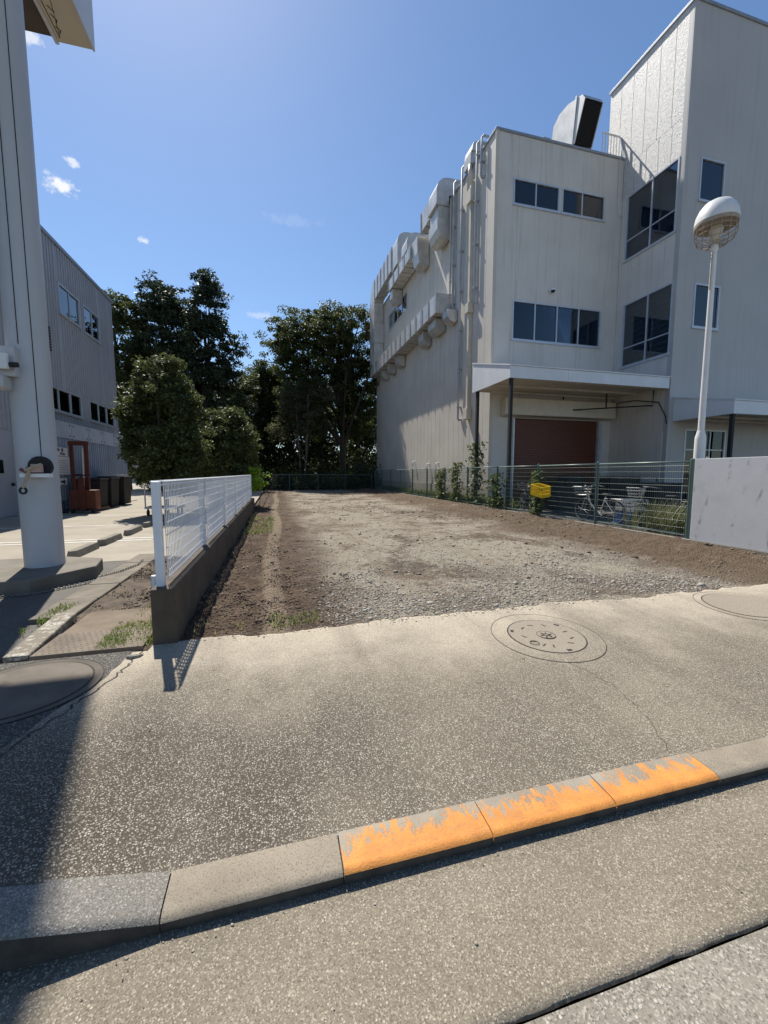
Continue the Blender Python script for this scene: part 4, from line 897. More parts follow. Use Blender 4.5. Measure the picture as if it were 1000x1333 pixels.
for k in range(7):
    y = W0+k*pitch
    if post is None: post = MB().box(WX-.03,WX+.03,y-.03,y+.03,.4,1.285).build('post', mWMESH, wf, bevel=.006); p0 = ORG[post.name].copy()
    else: copy_at(post, (p0[0],y,p0[2]), wf)
    if k < 6:
        if pw is None:
            b = mesh_panel(pitch-.07, .8, hz, .05, .005, .0036); b.v = [(x+WX+.045, yy+y+.035, z+.485) for x, yy, z in b.v]
            for z in (1.255,1.285): b.tube([(WX-.03,y-.03,z),(WX-.03,y+pitch,z)], .007, 5)
            b.tube([(WX+.045,y,1.285),(WX+.045,y+pitch,1.285)], .007, 5)
            for j in range(40): wire(b, (WX-.03,y+pitch*j/40,1.29),(WX+.045,y+pitch*j/40,1.29), .0028)
            pw = b.build('mesh_panel', mWMESH, wf); q0 = ORG[pw.name].copy()
        else: copy_at(pw, (q0[0],q0[1]+k*pitch,q0[2]), wf)
tag(MB().lathe([(.035,0),(.035,.44),(.03,.45)], (-1.06,3.9,0), 16).build('bollard', mGALV, smooth='auto'), 'short galvanised post beside the end of the white fence', 'post')

GX = 7.87; gy = [6.12+2.4*k for k in range(12)]
gb = tag(MB().box(GX-.07,GX+.07,6.0,32.55,-.2,.055).build('fence_footing', pm('footing_concrete', (.33,.3,.25), (.26,.235,.19), 3, .9, .4, 50), bevel=.01), 'low concrete footing under the long green mesh fence', 'wall')
gf = thing('green_mesh_fence', 'long dark green mesh fence between the lot and the factory yard', 'fence', (GX,18,0))
gpost = gpan = None
ghz = [.02,.16,.30,.44,.58,.72,.86,1.0,1.14,1.28,1.40]
for k, y in enumerate(gy):
    if gpost is None:
        b = MB().tube([(GX,y,0),(GX,y,1.60)], .038, 12); b.lathe([(.04,0),(.035,.025),(.01,.04)], (GX,y,1.6), 12); gpost = b.build('post', mGMESH, gf, smooth='auto'); p0 = ORG[gpost.name].copy()
    else: copy_at(gpost, (p0[0],y,p0[2]), gf)
    if k < len(gy)-1:
        if gpan is None:
            b = mesh_panel(2.4-.09, 1.42, ghz, .05, .0036, .003); b.v = [(x+GX-.03, yy+y+.045, z+.1) for x, yy, z in b.v]; gpan = b.build('mesh_panel', mGMESH, gf); q0 = ORG[gpan.name].copy()
            ra_ = MB().tube([(GX,y+.04,1.575),(GX,y+2.36,1.575)], .021, 8).build('top_rail', mGRAIL, gf, smooth=True); r0 = ORG[ra_.name].copy()
            rb_ = MB().tube([(GX,y+.04,.13),(GX,y+2.36,.13)], .018, 8).build('bottom_rail', mGRAIL, gf, smooth=True); r1 = ORG[rb_.name].copy()
        else:
            copy_at(gpan, (q0[0],q0[1]+2.4*k,q0[2]), gf); copy_at(ra_, (r0[0],r0[1]+2.4*k,r0[2]), gf); copy_at(rb_, (r1[0],r1[1]+2.4*k,r1[2]), gf)
bf = thing('back_mesh_fence', 'dark green mesh fence across the far end of the lot', 'fence', (3.4,32.5,0))
xs_ = [7.6-2.2*k for k in range(5)]
for k, x in enumerate(xs_):
    MB().tube([(x,32.5,0),(x,32.5,1.3)], .035, 8).build('post', mGMESH, bf)
    if k < 4:
        b = MB()
        for j in range(22): wire(b, (x-.1*j,32.5,.05), (x-.1*j,32.5,1.2), .004)
        for z in (.08,.22,.36,.5,.64,.78,.92,1.06,1.18): wire(b, (x,32.5,z), (x-2.2,32.5,z), .005)
        b.build('mesh_panel', mGMESH, bf); MB().tube([(x,32.5,1.25),(x-2.2,32.5,1.25)], .02, 6).build('top_rail', mGRAIL, bf)

# white hoarding at the right edge
def scuffed():
    t = NT('scuffed_white'); n = t.noise(2.2,6,.7,None,1.2); arcs = t.new('ShaderNodeTexWave', wave_type='RINGS', rings_direction='X'); arcs.inputs['Scale'].default_value = 1.1; arcs.inputs['Distortion'].default_value = 3.5
    arcs.inputs['Detail'].default_value = 3; t.l.new(t.pos, arcs.inputs['Vector'])
    f = t.math('MULTIPLY', t.ramp(arcs.outputs['Fac'],.86,.99), t.ramp(t.noise(3.1,5,.7),.5,.66))
    g = t.ramp(t.noise(1.6,6,.72),.45,.75); d = t.math('MULTIPLY', t.ramp(t.noise(9,6,.75),.6,.72), .5)
    c = t.mix(t.math('MULTIPLY', g, .45), (.64,.655,.68), (.46,.47,.49)); c = t.mix(t.math('MULTIPLY', f, .6), c, (.2,.2,.21)); c = t.mix(d, c, (.36,.36,.37))
    t.bump(t.noise(6,5,.6), .15, .01); return t.done(c, .55)
hb = thing('white_hoarding', 'scuffed white board wall at the right end of the green fence', 'wall', (GX-.02,4.5,0))
MB().box(GX-.06,GX-.01,2.2,6.02,.05,1.625).build('board', scuffed(), hb, bevel=.006); MB().box(GX-.09,GX+.06,2.2,5.99,-.1,.047).build('footing', pm('footing_concrete', (.3,.3,.3)), hb)
for y in (3.5,4.7,5.85): MB().tube([(GX+.02,y,.0),(GX+.02,y,1.66)], .025, 8).build('post', mGALV, hb)

# ------------------------------------------------------------------ street lamp
lp = thing('street_lamp', 'white street lamp with a dome head and wire guard by the hoarding', 'street lamp', (8.3,6.33,0))
LC = (8.3,6.33); mLAMP = pm('lamp_paint', (.74,.73,.71), (.66,.65,.63), 2, .4, streak=.25); mRUST = pm('rusty_wire', (.36,.33,.29), (.27,.21,.15), 14, .7)
MB().lathe([(.095,0),(.095,2.02),(.092,2.08),(.062,2.2)], (*LC,0), 20).build('lower_pole', mLAMP, lp, smooth='auto')
MB().lathe([(.058,2.15),(.045,5.62),(.06,5.64),(.06,5.74),(.045,5.76)], (*LC,0), 18).build('upper_pole', mLAMP, lp, smooth='auto')
hd = MB().lathe([(.335,6.12),(.352,6.14),(.348,6.2),(.33,6.30),(.285,6.40),(.215,6.485),(.115,6.54),(.02,6.55)], (*LC,0), 32).build('dome', mLAMP, lp, smooth='auto')
MB().lathe([(.34,6.07),(.352,6.1),(.348,6.135),(.1,6.14)], (*LC,0), 32).build('rim', mRUST, hd, smooth='auto')
MB().lathe([(.05,5.76),(.07,5.85),(.1,5.95),(.12,6.02),(.09,6.1)], (*LC,0), 16).build('lamp_holder', mBEIGE, lp, smooth=True)
g = MB()
for k in range(14):
    a = 2*math.pi*k/14; g.tube([(LC[0]+r*math.cos(a),LC[1]+r*math.sin(a),z) for r, z in ((.33,6.08),(.33,5.92),(.3,5.82),(.205,5.75),(.06,5.73))], .007, 4)
for r, z in ((.332,6.0),(.328,5.91),(.29,5.81),(.2,5.745)): g.ring((*LC,z), r, .007, 'z', 28, 4)
g.build('wire_guard', mRUST, lp)
MB().tube([(LC[0]-.07,LC[1]-.02,5.6),(LC[0]-.09,LC[1]-.03,5.2),(LC[0]-.075,LC[1]-.02,4.9)], .012, 5).build('cable', mRUST, lp)

# ================================================================== YARD THINGS
mYEL = pm('yellow_plastic', (.72,.50,.01), (.62,.42,.01), 6, .45); mGREYP = pm('grey_plastic', (.34,.36,.38), (.28,.3,.32), 5, .5); mBLUEP = pm('blue_plastic', (.03,.10,.32), (.025,.08,.26), 5, .5)
def crate(x0, x1, y0, y1, z0, z1, mat, name, label, rows=3, parent=None):
    t = thing(name, label, 'crate', ((x0+x1)/2,(y0+y1)/2,z0)); w_ = .018
    MB().box(x0,x1,y0,y1,z0,z0+.02).build('base', mat, t)
    h = (z1-z0)
    for nm, ax in (('side',0),('side',1),('side',2),('side',3)):
        b = MB()
        def seg(u0,u1,v0,v1):
            if ax == 0: b.box(x0,x0+w_,u0,u1,v0,v1)
            elif ax == 1: b.box(x1-w_,x1,u0,u1,v0,v1)
            elif ax == 2: b.box(u0,u1,y0,y0+w_,v0,v1)
            else: b.box(u0,u1,y1-w_,y1,v0,v1)
        a, c = (y0,y1) if ax < 2 else (x0+w_+.001,x1-w_-.001)
        seg(a,c,z1-h*.16,z1); seg(a,c,z0+.021,z0+h*.3); seg(a,c,z0+h*.5,z0+h*.62); n = 6
        for k in range(n+1):
            u = a+(c-a-.014)*k/n; seg(u,u+.014,z0+h*.3,z0+h*.5); seg(u,u+.014,z0+h*.62,z1-h*.16)
        b.build(nm, mat, t)
    return t
yc = crate(7.46,7.76,10.18,10.70,.68,1.0,mYEL,'plastic_crate','bright yellow plastic crate hanging on the green mesh fence'); yc.rotation_euler = (.16,-.12,.05)
crate(8.9,9.35,8.35,8.95,.35,.66,mGREYP,'plastic_crate','grey plastic crate stacked beside the silver bicycle')
crate(8.9,9.35,8.3,9.0,.02,.30,mBLUEP,'plastic_crate','blue plastic crate on the ground beside the silver bicycle')

mTYRE = pm('tyre_rubber', (.02,.02,.02), None, 6, .8); mCHROME = pm('bicycle_chrome', (.36,.36,.36), (.28,.28,.28), 5, .4, metal=.5)
def bicycle(ox, oy, ang, mat, label, lean=.06):
    t = thing('bicycle', label, 'bicycle', (ox,oy,-.03), 'bicycles parked in the yard')
    start = len(bpy.data.objects); O = np.array(ORG[t.name])
    def bl(b, nm, m, par=t, sm='auto'):
        b.v = [(x+O[0],y+O[1],z+O[2]) for x,y,z in b.v]; return b.build(nm, m, par, smooth=sm)
    # local: wheels in the y-z plane, front at +y
    for y in (.54,-.54):
        wh = bl(MB().ring((0,y,.33), .31, .02, 'x', 32, 6), 'wheel', mTYRE); bl(MB().ring((0,y,.33), .288, .011, 'x', 28, 5), 'rim', mCHROME, wh)
        b = MB()
        for k in range(14): a = 2*math.pi*k/14; b.tube([(.015*(-1)**k,y,.33),(0,y+.285*math.cos(a),.33+.285*math.sin(a))], .0022, 4, False)
        bl(b, 'spokes', mCHROME, wh, False); bl(MB().tube([(-.04,y,.33),(.04,y,.33)], .022, 8), 'hub', mCHROME, wh)
        b = MB()
        for k in range(10):
            a0, a1 = R(5+17*k) if y < 0 else R(20+13*k), R(5+17*(k+1)) if y < 0 else R(20+13*(k+1))
            p = [(y+.345*math.cos(q),.33+.345*math.sin(q)) for q in (a0,a1)]
            b.add([(-.025,*p[0]),(.025,*p[0]),(.025,*p[1]),(-.025,*p[1])], [(0,1,2,3)])
        bl(b, 'mudguard', mCHROME)
    b = MB(); b.tube([(0,.40,.82),(0,.28,.55),(0,.1,.35),(0,-.07,.28)], .022, 8); b.tube([(0,-.07,.28),(0,-.22,.74)], .018, 8); b.tube([(0,.36,.70),(0,.22,.42),(0,-.12,.42)], .014, 8)
    for s in (-.05,.05): b.tube([(s*.4,-.07,.28),(s,-.54,.33)], .011, 6).tube([(s*.4,-.2,.66),(s,-.54,.33)], .010, 6)
    bl(b, 'frame', mat)
    b = MB().tube([(0,.35,.98),(0,.42,.70)], .02, 8)
    for s in (-.05,.05): b.tube([(0,.42,.70),(s,.45,.62),(s,.54,.33)], .013, 6)
    bl(b, 'fork', mCHROME)
    bl(MB().tube([(-.26,.12,1.0),(-.25,.24,1.03),(-.14,.36,1.04),(0,.36,1.0),(.14,.36,1.04),(.25,.24,1.03),(.26,.12,1.0)], .011, 8), 'handlebar', mCHROME)
    for s in (-1,1): bl(MB().tube([(s*.262,.2,1.02),(s*.265,.08,.995)], .017, 8), 'grip', mTYRE)
    b = MB().prism([(-.03,.03),(.03,.03),(.10,-.2),(.06,-.24),(-.06,-.24),(-.10,-.2)], .78, .84); b.v = [(x,y-.14,z) for x,y,z in b.v]
    sd = bl(b, 'saddle', mTYRE, t, False); sd.modifiers.new('bevel','BEVEL').width = .02; bl(MB().tube([(0,-.21,.70),(0,-.25,.79)], .014, 8), 'seat_post', mCHROME)
    b = MB()
    for k in range(8): b.tube([(-.17+.34*k/7,.44,.76),(-.2+.4*k/7,.42,1.0)], .004, 4, False).tube([(-.17+.34*k/7,.68,.76),(-.2+.4*k/7,.72,1.0)], .004, 4, False).tube([(-.17+.34*k/7,.44,.76),(-.17+.34*k/7,.68,.76)], .004, 4, False)
    for k in range(6): b.tube([(-.17,.44+.048*k,.76),(-.2,.42+.06*k,1.0)], .004, 4, False).tube([(.17,.44+.048*k,.76),(.2,.42+.06*k,1.0)], .004, 4, False)
    for z, e in ((.76,0),(.84,.01),(.92,.02),(1.0,.03)):
        q = [(-.17-e,.44-e*.6,z),(.17+e,.44-e*.6,z),(.17+e,.68+e*1.3,z),(-.17-e,.68+e*1.3,z)]
        for i in range(4): b.tube([q[i],q[(i+1)%4]], .006 if z > .99 else .004, 4, False)
    bl(b, 'basket', mCHROME, t, False)
    b = MB()
    for s in (-.06,0,.06): b.tube([(s,-.26,.70),(s,-.75,.70)], .007, 5)
    b.tube([(-.06,-.75,.70),(.06,-.75,.70)], .007, 5)
    for s in (-.06,.06): b.tube([(s,-.66,.70),(s,-.54,.33)], .006, 5)
    bl(b, 'rear_rack', mCHROME); bl(MB().box(.03,.06,-.56,.02,.24,.36), 'chain_case', mat, t, False)
    for s in (-1,1):
        c = bl(MB().tube([(s*.05,-.07,.28),(s*.07,-.07+.15*s,.22)], .011, 6), 'crank', mCHROME); bl(MB().box(min(s*.08,s*.16),max(s*.08,s*.16),-.1+.15*s,-.03+.15*s,.205,.23), 'pedal', mTYRE, c, False)
    bl(MB().tube([(.05,-.54,.33),(.14,-.66,.02)], .010, 6).tube([(-.05,-.54,.33),(-.14,-.66,.02)], .010, 6), 'kickstand', mCHROME)
    t.rotation_euler = (0, lean, ang); return t
bicycle(8.62, 9.25, R(4), pm('silver_frame', (.52,.50,.47), (.46,.44,.41), 5, .35, metal=.4), 'silver bicycle with a front basket behind the green mesh fence', .0)
bicycle(9.25, 7.95, R(25), pm('black_frame', (.03,.03,.035), None, 5, .4), 'black bicycle parked behind the crates in the yard', .05)
bicycle(8.75, 12.6, R(-10), pm('dark_blue_frame', (.03,.04,.07), None, 5, .4), 'dark bicycle in the shade near the canopy post', .03)
for x_, y_, w_, h_, l_ in ((10.6,13.2,.9,.8,'black storage box with a lid in the shaded yard, left of the others'), (13.6,13.6,1.5,1.15,'tall black storage cabinet against the stair tower side'), (13.2,11.4,1.2,.95,'black storage box nearest the stair tower entrance'), (12.2,14.6,1.0,1.2,'black storage cabinet right in front of the roller shutter')):
    t_ = thing('storage_box', l_, 'box', (x_,y_,-.03)); MB().box(x_-w_/2,x_+w_/2,y_-.35,y_+.35,-.028,h_).build('body', mBLACKM, t_, bevel=.02); MB().box(x_-w_/2-.03,x_+w_/2+.03,y_-.38,y_+.38,h_+.002,h_+.06).build('lid', mBLACKM, t_, bevel=.015)

# ================================================================== VEGETATION
def leaf_mat(name, lo, hi, tr=.35):
    t = NT(name); c = t.mix(t.isl, lo, hi); c = t.mix(t.math('MULTIPLY', t.ramp(t.noise(.8,3,.6),.35,.7), .5), c, lo)
    t.put(t.p.inputs['Base Color'], c); t.p.inputs['Roughness'].default_value = .5; t.p.inputs['Specular IOR Level'].default_value = .3
    tl = t.new('ShaderNodeBsdfTranslucent'); t.l.new(t.mix(.5, c, tuple(v*1.6 for v in hi)), tl.inputs['Color'])
    mx = t.new('ShaderNodeMixShader'); mx.inputs[0].default_value = tr; t.l.new(t.p.outputs[0], mx.inputs[1]); t.l.new(tl.outputs[0], mx.inputs[2]); t.l.new(mx.outputs[0], t.out.inputs['Surface']); return t.m
mBARK = pm('bark', (.075,.06,.045), (.045,.036,.028), 6, .95, .6, 30); mBARKL = pm('pale_bark', (.16,.14,.115), (.10,.085,.07), 6, .95, .5, 30)
def leaves(P, size, up=.5, out=None, aspect=.55):
    n = len(P); nr = rng.normal(0,1,(n,3)); nr /= np.linalg.norm(nr,axis=1)[:,None]; nr[:,2] += up
    if out is not None: nr += out*.6
    nr /= np.linalg.norm(nr,axis=1)[:,None]
    a = rng.normal(0,1,(n,3)); a -= nr*(a*nr).sum(1)[:,None]; a /= np.linalg.norm(a,axis=1)[:,None]; b = np.cross(nr,a)
    s = size*rng.uniform(.6,1.35,n)[:,None]; bend = nr*s*rng.uniform(-.18,.18,n)[:,None]
    V = np.stack([P-a*s, P+b*s*aspect+bend, P+a*s, P-b*s*aspect+bend],1).reshape(-1,3)
    return V, np.arange(4*n).reshape(n,4)
def clumps(ells, n, rc, shell=.55, rag=.26):
    C, O, Rr = [], [], []; vol = np.array([e[1][0]*e[1][1]*e[1][2] for e in ells])**.67; vol /= vol.sum()
    for (c, r), v in zip(ells, vol):
        k = max(3, int(n*v)); d = rng.normal(0,1,(k,3)); d /= np.linalg.norm(d,axis=1)[:,None]
        q = shell+(1-shell)*rng.random(k)**.6; q *= 1+rag*vnoise(d[:,0]*3+c[0], d[:,2]*3+d[:,1]*2+c[1])*2+.1*np.maximum(rng.normal(0,1,k),0)*(rng.random(k) < .25)
        C.append(np.array(c)+d*np.array(r)*q[:,None]); O.append(d); Rr.append(np.full(k, rc)*rng.uniform(.6,1.35,k))
    return np.concatenate(C), np.concatenate(O), np.concatenate(Rr)
def tree(name, label, cat, base, height, ells, nc, rc, nl, size, mat, bark=mBARK, tr=.2, limbs=16, stems=1, group=None, shell=.55, up=.5, lean=(0,0), flat=.7, aspect=.55, drop=0):
    base = np.array(base, float); t = thing(name, label, cat, tuple(base), group)
    C, O, Rr = clumps([(base+np.array(c), r) for c, r in ells], nc, rc, shell)
    if drop: k = rng.random(len(C)) > drop*np.clip(.5+1.8*vnoise(C[:,0]*.45+3,C[:,2]*.45+C[:,1]*.3),0,1); C, O, Rr = C[k], O[k], Rr[k]
    per = max(4, int(nl/len(C))); idx = np.repeat(np.arange(len(C)), per)
    g = rng.normal(0,1,(len(idx),3)); g *= (rng.random(len(idx))**.45/np.maximum(np.linalg.norm(g,axis=1),.2))[:,None]; g[:,2] *= flat
    P = C[idx]+g*Rr[idx][:,None]; k = P[:,2] > base[2]+.05; P = P[k]; V, Fq = leaves(P, size, up, O[idx][k], aspect)
    cr = np_mesh('crown', V, Fq, mat, t, c=tuple(base+[0,0,height*.4]))
    b = MB(); cen = base+np.array(ells[0][0])
    for s in range(stems):
        off = np.array([rng.uniform(-.25,.25),rng.uniform(-.25,.25),0])*(stems > 1); bb = base+off
        top = np.array([base[0]+lean[0]+off[0]*4, base[1]+lean[1]+off[1]*4, base[2]+height*.8]); pts = []
        for k in range(8): u = k/7; pts.append(bb*(1-u)+top*u+np.array([math.sin(u*5+s),math.cos(u*4+s*2),0])*.04*height*.35*u)
        rr = [tr*(1.25 if k == 0 else 1-.1*k)*(1 if stems == 1 else .6) for k in range(8)]; b.tube(pts, rr, 8)
        for j in range(limbs//stems):
            k = rng.integers(2,7); p = np.array(pts[k]); q = C[rng.integers(len(C))]
            if q[2] < p[2]-.2: continue
            m = (p+q)/2+np.array([0,0,.12*np.linalg.norm(q-p)])+rng.normal(0,.06,3)*np.linalg.norm(q-p); b.tube([p,m,q], [rr[k]*.5,rr[k]*.3,rr[k]*.08], 5, False)
    b.build('trunk', bark, t, smooth=True, org=tuple(base)); return t
mLBUSH = leaf_mat('sweet_olive_leaf', (.019,.031,.009), (.125,.155,.05), .3); mLDARK = leaf_mat('conifer_leaf', (.012,.022,.011), (.042,.062,.026), .25)
mLZEL = leaf_mat('zelkova_leaf', (.022,.033,.010), (.09,.112,.028), .4); mLOLV = leaf_mat('olive_leaf', (.035,.045,.02), (.125,.13,.06), .4); mLBR = leaf_mat('bright_leaf', (.14,.24,.02), (.34,.48,.05), .45)
mLFAR = leaf_mat('woodland_leaf', (.018,.028,.010), (.06,.078,.022), .35); mLVINE = leaf_mat('vine_leaf', (.05,.075,.025), (.14,.17,.07), .35)
GB = 'clipped bushes behind the white fence'; GT = 'trees beyond the lot'
tree('bush_tree', 'tall rounded evergreen bush behind the white fence, next to the warehouse', 'bush', (-3.55,14.9,0), 5.2, [((0,0,2.75),(1.25,1.2,1.9)), ((-.1,.1,3.95),(.82,.8,1.0)), ((.35,-.3,1.9),(.8,.8,1.1)), ((.6,-.2,3.75),(.4,.4,.6)), ((-.8,.2,3.1),(.42,.4,.7)), ((.2,0,4.75),(.32,.32,.42)), ((-.35,0,4.55),(.3,.3,.5))], 520, .27, 46000, .052, mLBUSH, tr=.07, limbs=40, stems=4, group=GB, shell=.6)
tree('bush_tree', 'lower evergreen bush between the tall rounded bush and the lot', 'bush', (-2.05,17.2,0), 4.0, [((0,0,2.1),(1.25,1.3,1.6)), ((.2,0,2.7),(.8,.8,1.0)), ((.75,0,1.7),(.5,.5,.8)), ((-.45,0,3.2),(.4,.4,.5)), ((.45,-.2,3.35),(.3,.3,.4))], 380, .28, 32000, .055, mLBUSH, tr=.06, limbs=30, stems=4, group=GB, shell=.6)
tree('shrub', 'bright yellow green shrub at the far end of the white fence', 'shrub', (-.75,16.3,0), 1.6, [((0,0,1.15),(.35,.35,.45))], 26, .2, 650, .07, mLBR, tr=.02, limbs=12, stems=3)
# conifers to the left
cz = lambda h, r: [((0,0,h*.22),(r,r,h*.2)), ((0,0,h*.42),(r*.95,r*.95,h*.22)), ((0,0,h*.62),(r*.75,r*.75,h*.2)), ((0,0,h*.8),(r*.5,r*.5,h*.16)), ((0,0,h*.92),(r*.22,r*.22,h*.09))]
cw_ = lambda h, r: [((0,0,h*.25),(r,r,h*.22)), ((0,0,h*.5),(r*1.02,r,h*.24)), ((.2,0,h*.74),(r*.85,r*.8,h*.2)), ((-.5,0,h*.9),(r*.42,r*.4,h*.1)), ((.6,0,h*.87),(r*.4,r*.4,h*.1))]
tree('conifer_tree', 'dark conical conifer with the highest pointed top left of the sky gap', 'tree', (-5.1,36.5,0), 17.6, cz(17.6,3.3), 900, .5, 64000, .105, mLDARK, tr=.28, limbs=30, group=GT, up=.1, flat=.6)
tree('conifer_tree', 'broad dark evergreen left of the pointed conifer', 'tree', (-8.6,38,0), 17.3, cw_(17.3,3.0), 900, .5, 64000, .105, mLDARK, tr=.3, limbs=30, group=GT, up=.1, flat=.6)
tree('conifer_tree', 'olive toned evergreen rising just behind the warehouse end', 'tree', (-12.0,38,0), 16.0, cw_(16.0,2.6), 600, .5, 36000, .11, mLZEL, tr=.3, limbs=24, group=GT, up=.1, flat=.6)
# broadleaf trees behind the lot
tree('zelkova_tree', 'large spreading tree with visible dark limbs beside the factory', 'tree', (5.9,37.2,0), 16.6, [((-2.6,0,12.2),(3.6,3.2,3.4)), ((-1.2,0,14.3),(2.6,2.6,2.0)), ((1.4,.2,13.6),(3.0,2.8,2.7)), ((-4.0,-.5,9.0),(2.3,2.3,2.8)), ((-4.3,0,11.9),(2.3,2.2,2.4)), ((-1.6,.8,6.6),(3.2,2.2,2.2)), ((2.4,.8,6.4),(2.2,2.0,2.2)), ((2.6,.2,9.8),(2.6,2.6,2.8)), ((0,.6,10.2),(3.2,2.6,2.8))], 1150, .55, 100000, .095, mLZEL, tr=.36, limbs=60, group=GT, shell=.35, flat=.5, drop=.3)
tree('olive_tree', 'slender grey green tree in front of the spreading tree', 'tree', (2.0,34.6,0), 9.6, [((.2,0,6.2),(1.6,1.5,2.2)), ((1.6,0,7.8),(1.5,1.4,1.3)), ((-1.2,0,6.9),(1.1,1.1,1.5)), ((-1.7,.2,4.9),(1.0,1.0,1.1)), ((1.5,0,5.3),(1.1,1.0,1.0))], 260, .5, 20000, .085, mLOLV, bark=mBARKL, tr=.11, limbs=22, stems=2, group=GT, shell=.3, flat=.6, drop=.6)
tree('broadleaf_tree', 'mid green tree filling the gap below the sky between the tall trees', 'tree', (-1.4,42,0), 12.4, [((0,0,7.5),(3.2,3,4.2)), ((.8,0,10.2),(1.9,1.9,1.8))], 420, .6, 32000, .11, mLZEL, tr=.25, limbs=20, group=GT, flat=.6)
tree('broadleaf_tree', 'shaded tree deep behind the slender grey green tree', 'tree', (1.6,46,0), 12, [((0,0,6),(4.2,3,5.4))], 420, .8, 26000, .15, mLFAR, tr=.28, limbs=20, group=GT)
tree('broadleaf_tree', 'shaded tree deep behind the spreading tree by the factory', 'tree', (8.0,47,0), 13, [((0,0,6.5),(4.5,3,5.9)), ((3,0,5),(3,2,4.6))], 520, .8, 30000, .15, mLFAR, tr=.28, limbs=20, group=GT)
tree('broadleaf_tree', 'shaded tree deep behind the lower bush and the conifers', 'tree', (-5.5,46,0), 12, [((0,0,6),(4.5,3,5.6))], 420, .8, 24000, .15, mLFAR, tr=.28, limbs=20, group=GT)
# undergrowth along the back fence, one dark mass
pts = []
for k in range(420):
    x = rng.uniform(-9,9.5); y = rng.uniform(33.2,36.5) if rng.random() < .4 else rng.uniform(39,52); h = rng.uniform(.4,2.2) if y < 37 else rng.uniform(1.5,6.5)
    c = np.array([x,y,h*.5]); n = 110; g = rng.normal(0,.5,(n,3))*[1.0,.8,h*.75]; pts.append(c+g)
P = np.concatenate(pts); P = P[P[:,2] > .02]; V, Fq = leaves(P, .13, .5)
tag(np_mesh('undergrowth', V, Fq, mLFAR, c=(0,40,0)), 'dark tangled undergrowth behind the back fence', 'undergrowth', kind='stuff')
tag(MB().box(-30,40,64,64.4,0,3.0).build('boundary_wall', pm('far_wall', (.45,.44,.42), (.38,.37,.35), .4, .8, streak=.3)), 'pale wall glimpsed through the trunks far behind the lot', 'wall')
# vines and weeds at the green fence
def vine(x, y, z0, z1, w_, n, label, sx=.12):
    h = z1-z0; n = int(n*1.5); w_ *= .75; t = thing('climbing_vine', label, 'vine', (x,y,z0), 'vines on the green fence'); st_ = []
    for s in range(4):
        st_.append([(x+rng.normal(0,.03), y+rng.normal(0,w_*.3)+math.sin(k*.9+s)*w_*.35, z0+h*k/9) for k in range(10)])
    b = MB(); [b.tube(p, .006, 5) for p in st_]; b.build('stem', mBARKL, t)
    S = np.array([p for st in st_ for p in st]); P = S[rng.integers(len(S),size=n)]+rng.normal(0,1,(n,3))*[sx*.6,w_*.38,.12]; P[:,2] = np.clip(P[:,2], z0+.03, z1+.1)
    V, Fq = leaves(P, .06, .3, np.tile([-.8,0,.2],(n,1)), .75); np_mesh('foliage', V, Fq, mLVINE, t, c=(x,y,z0))
vine(8.05,15.35,0,2.5,.55,620,'leafy vine climbing the far canopy post',.25); vine(7.85,13.4,0,1.25,.6,330,'vine spreading over the fence right of the far canopy post'); vine(7.84,10.95,0,1.3,.38,300,'vine on the fence post beside the yellow crate')
vine(7.86,16.9,0,1.7,.7,420,'vine on the fence just beyond the canopy'); vine(7.88,18.6,0,1.4,.8,420,'low vine on the fence below the side wall pipes')
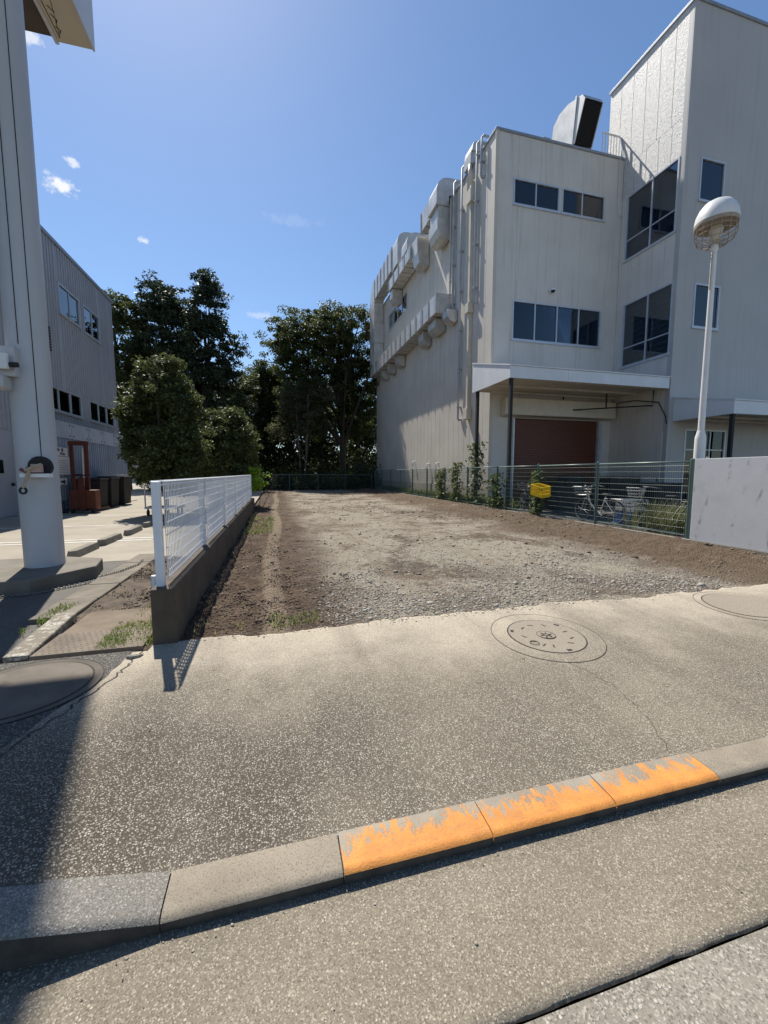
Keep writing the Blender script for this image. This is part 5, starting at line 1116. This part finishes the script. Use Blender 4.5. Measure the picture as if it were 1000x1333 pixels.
def weeds(name, label, x0, x1, y0, y1, n, h, zf, mat, wd=.008, kind='stuff', tuft=None):
    x = rng.uniform(x0,x1,n); y = rng.uniform(y0,y1,n)
    k = (.5+1.6*fbm(x*4+3,y*4,2)) > rng.random(n)*.8; x, y = x[k], y[k]; n = len(x); a = rng.uniform(0,2*np.pi,n); hh = h*rng.uniform(.4,1.2,n); ln = hh*rng.uniform(.2,.8,n); z = zf(x,y)
    dx, dy = np.cos(a), np.sin(a); ww = wd*rng.uniform(.6,1.3,n); B = np.stack([x,y,z],1); s = np.stack([-dy,dx,0*x],1)*ww[:,None]
    M1 = B+np.stack([dx*ln*.35,dy*ln*.35,hh*.6],1); T1 = B+np.stack([dx*ln,dy*ln,hh],1)
    V = np.stack([B-s,B+s,M1+s*.8,M1-s*.8,T1+s*.15,T1-s*.15],1).reshape(-1,3); q = 6*np.arange(n)[:,None]
    Fq = np.concatenate([q+np.array([[0,1,2,3]]), q+np.array([[3,2,4,5]])]); o = np_mesh(name, V, Fq, mat, c=((x0+x1)/2,(y0+y1)/2,0)); return tag(o, label, 'grass', kind=kind)
mGRASS = leaf_mat('grass_blade', (.10,.15,.03), (.24,.30,.08), .35); mDRYG = leaf_mat('dry_grass', (.17,.17,.07), (.36,.33,.16), .35)
z0f = lambda x, y: np.zeros_like(x)+.01
weeds('grass', 'grass tuft at the near end of the fence wall', -1.36, -.97, 3.36, 3.95, 5200, .042, z0f, mGRASS, .0035)
weeds('grass', 'sparse weeds along the earth strip beside the fence wall', -1.3, -.97, 3.95, 5.4, 900, .04, z0f, mDRYG, .004)
weeds('grass', 'weeds sprouting along the drive kerb', -2.12, -1.98, 3.9, 4.7, 900, .05, z0f, mGRASS, .004)
weeds('grass', 'weeds in the dark soil just behind the pavement', -.1, .35, 3.5, 3.85, 170, .05, zlot, mGRASS, .005); weeds('grass', 'weeds at the foot of the fence wall end', -.72, -.3, 3.5, 3.7, 130, .05, zlot, mDRYG, .005)
weeds('grass', 'green weeds along the far part of the fence wall', -.75, -.1, 9, 12.5, 700, .06, zlot, mGRASS, .012)
weeds('grass', 'tall pale weeds behind the fence beside the lamp post', 8.1, 9.3, 6.7, 8.0, 1300, .62, z0f, leaf_mat('yard_weed', (.05,.065,.022), (.20,.20,.085), .3), .009)
weeds('grass', 'low weeds between the green fence and the side wall', 7.95, 8.75, 13, 31, 5200, .38, z0f, leaf_mat('side_weed', (.06,.09,.025), (.17,.2,.08), .35), .02)
tag(stones('broken_asphalt', np.array([[-1.03,3.2,.015]]), np.array([.05]), mROAD), 'lump of broken asphalt at the edge of the pavement', 'stone');
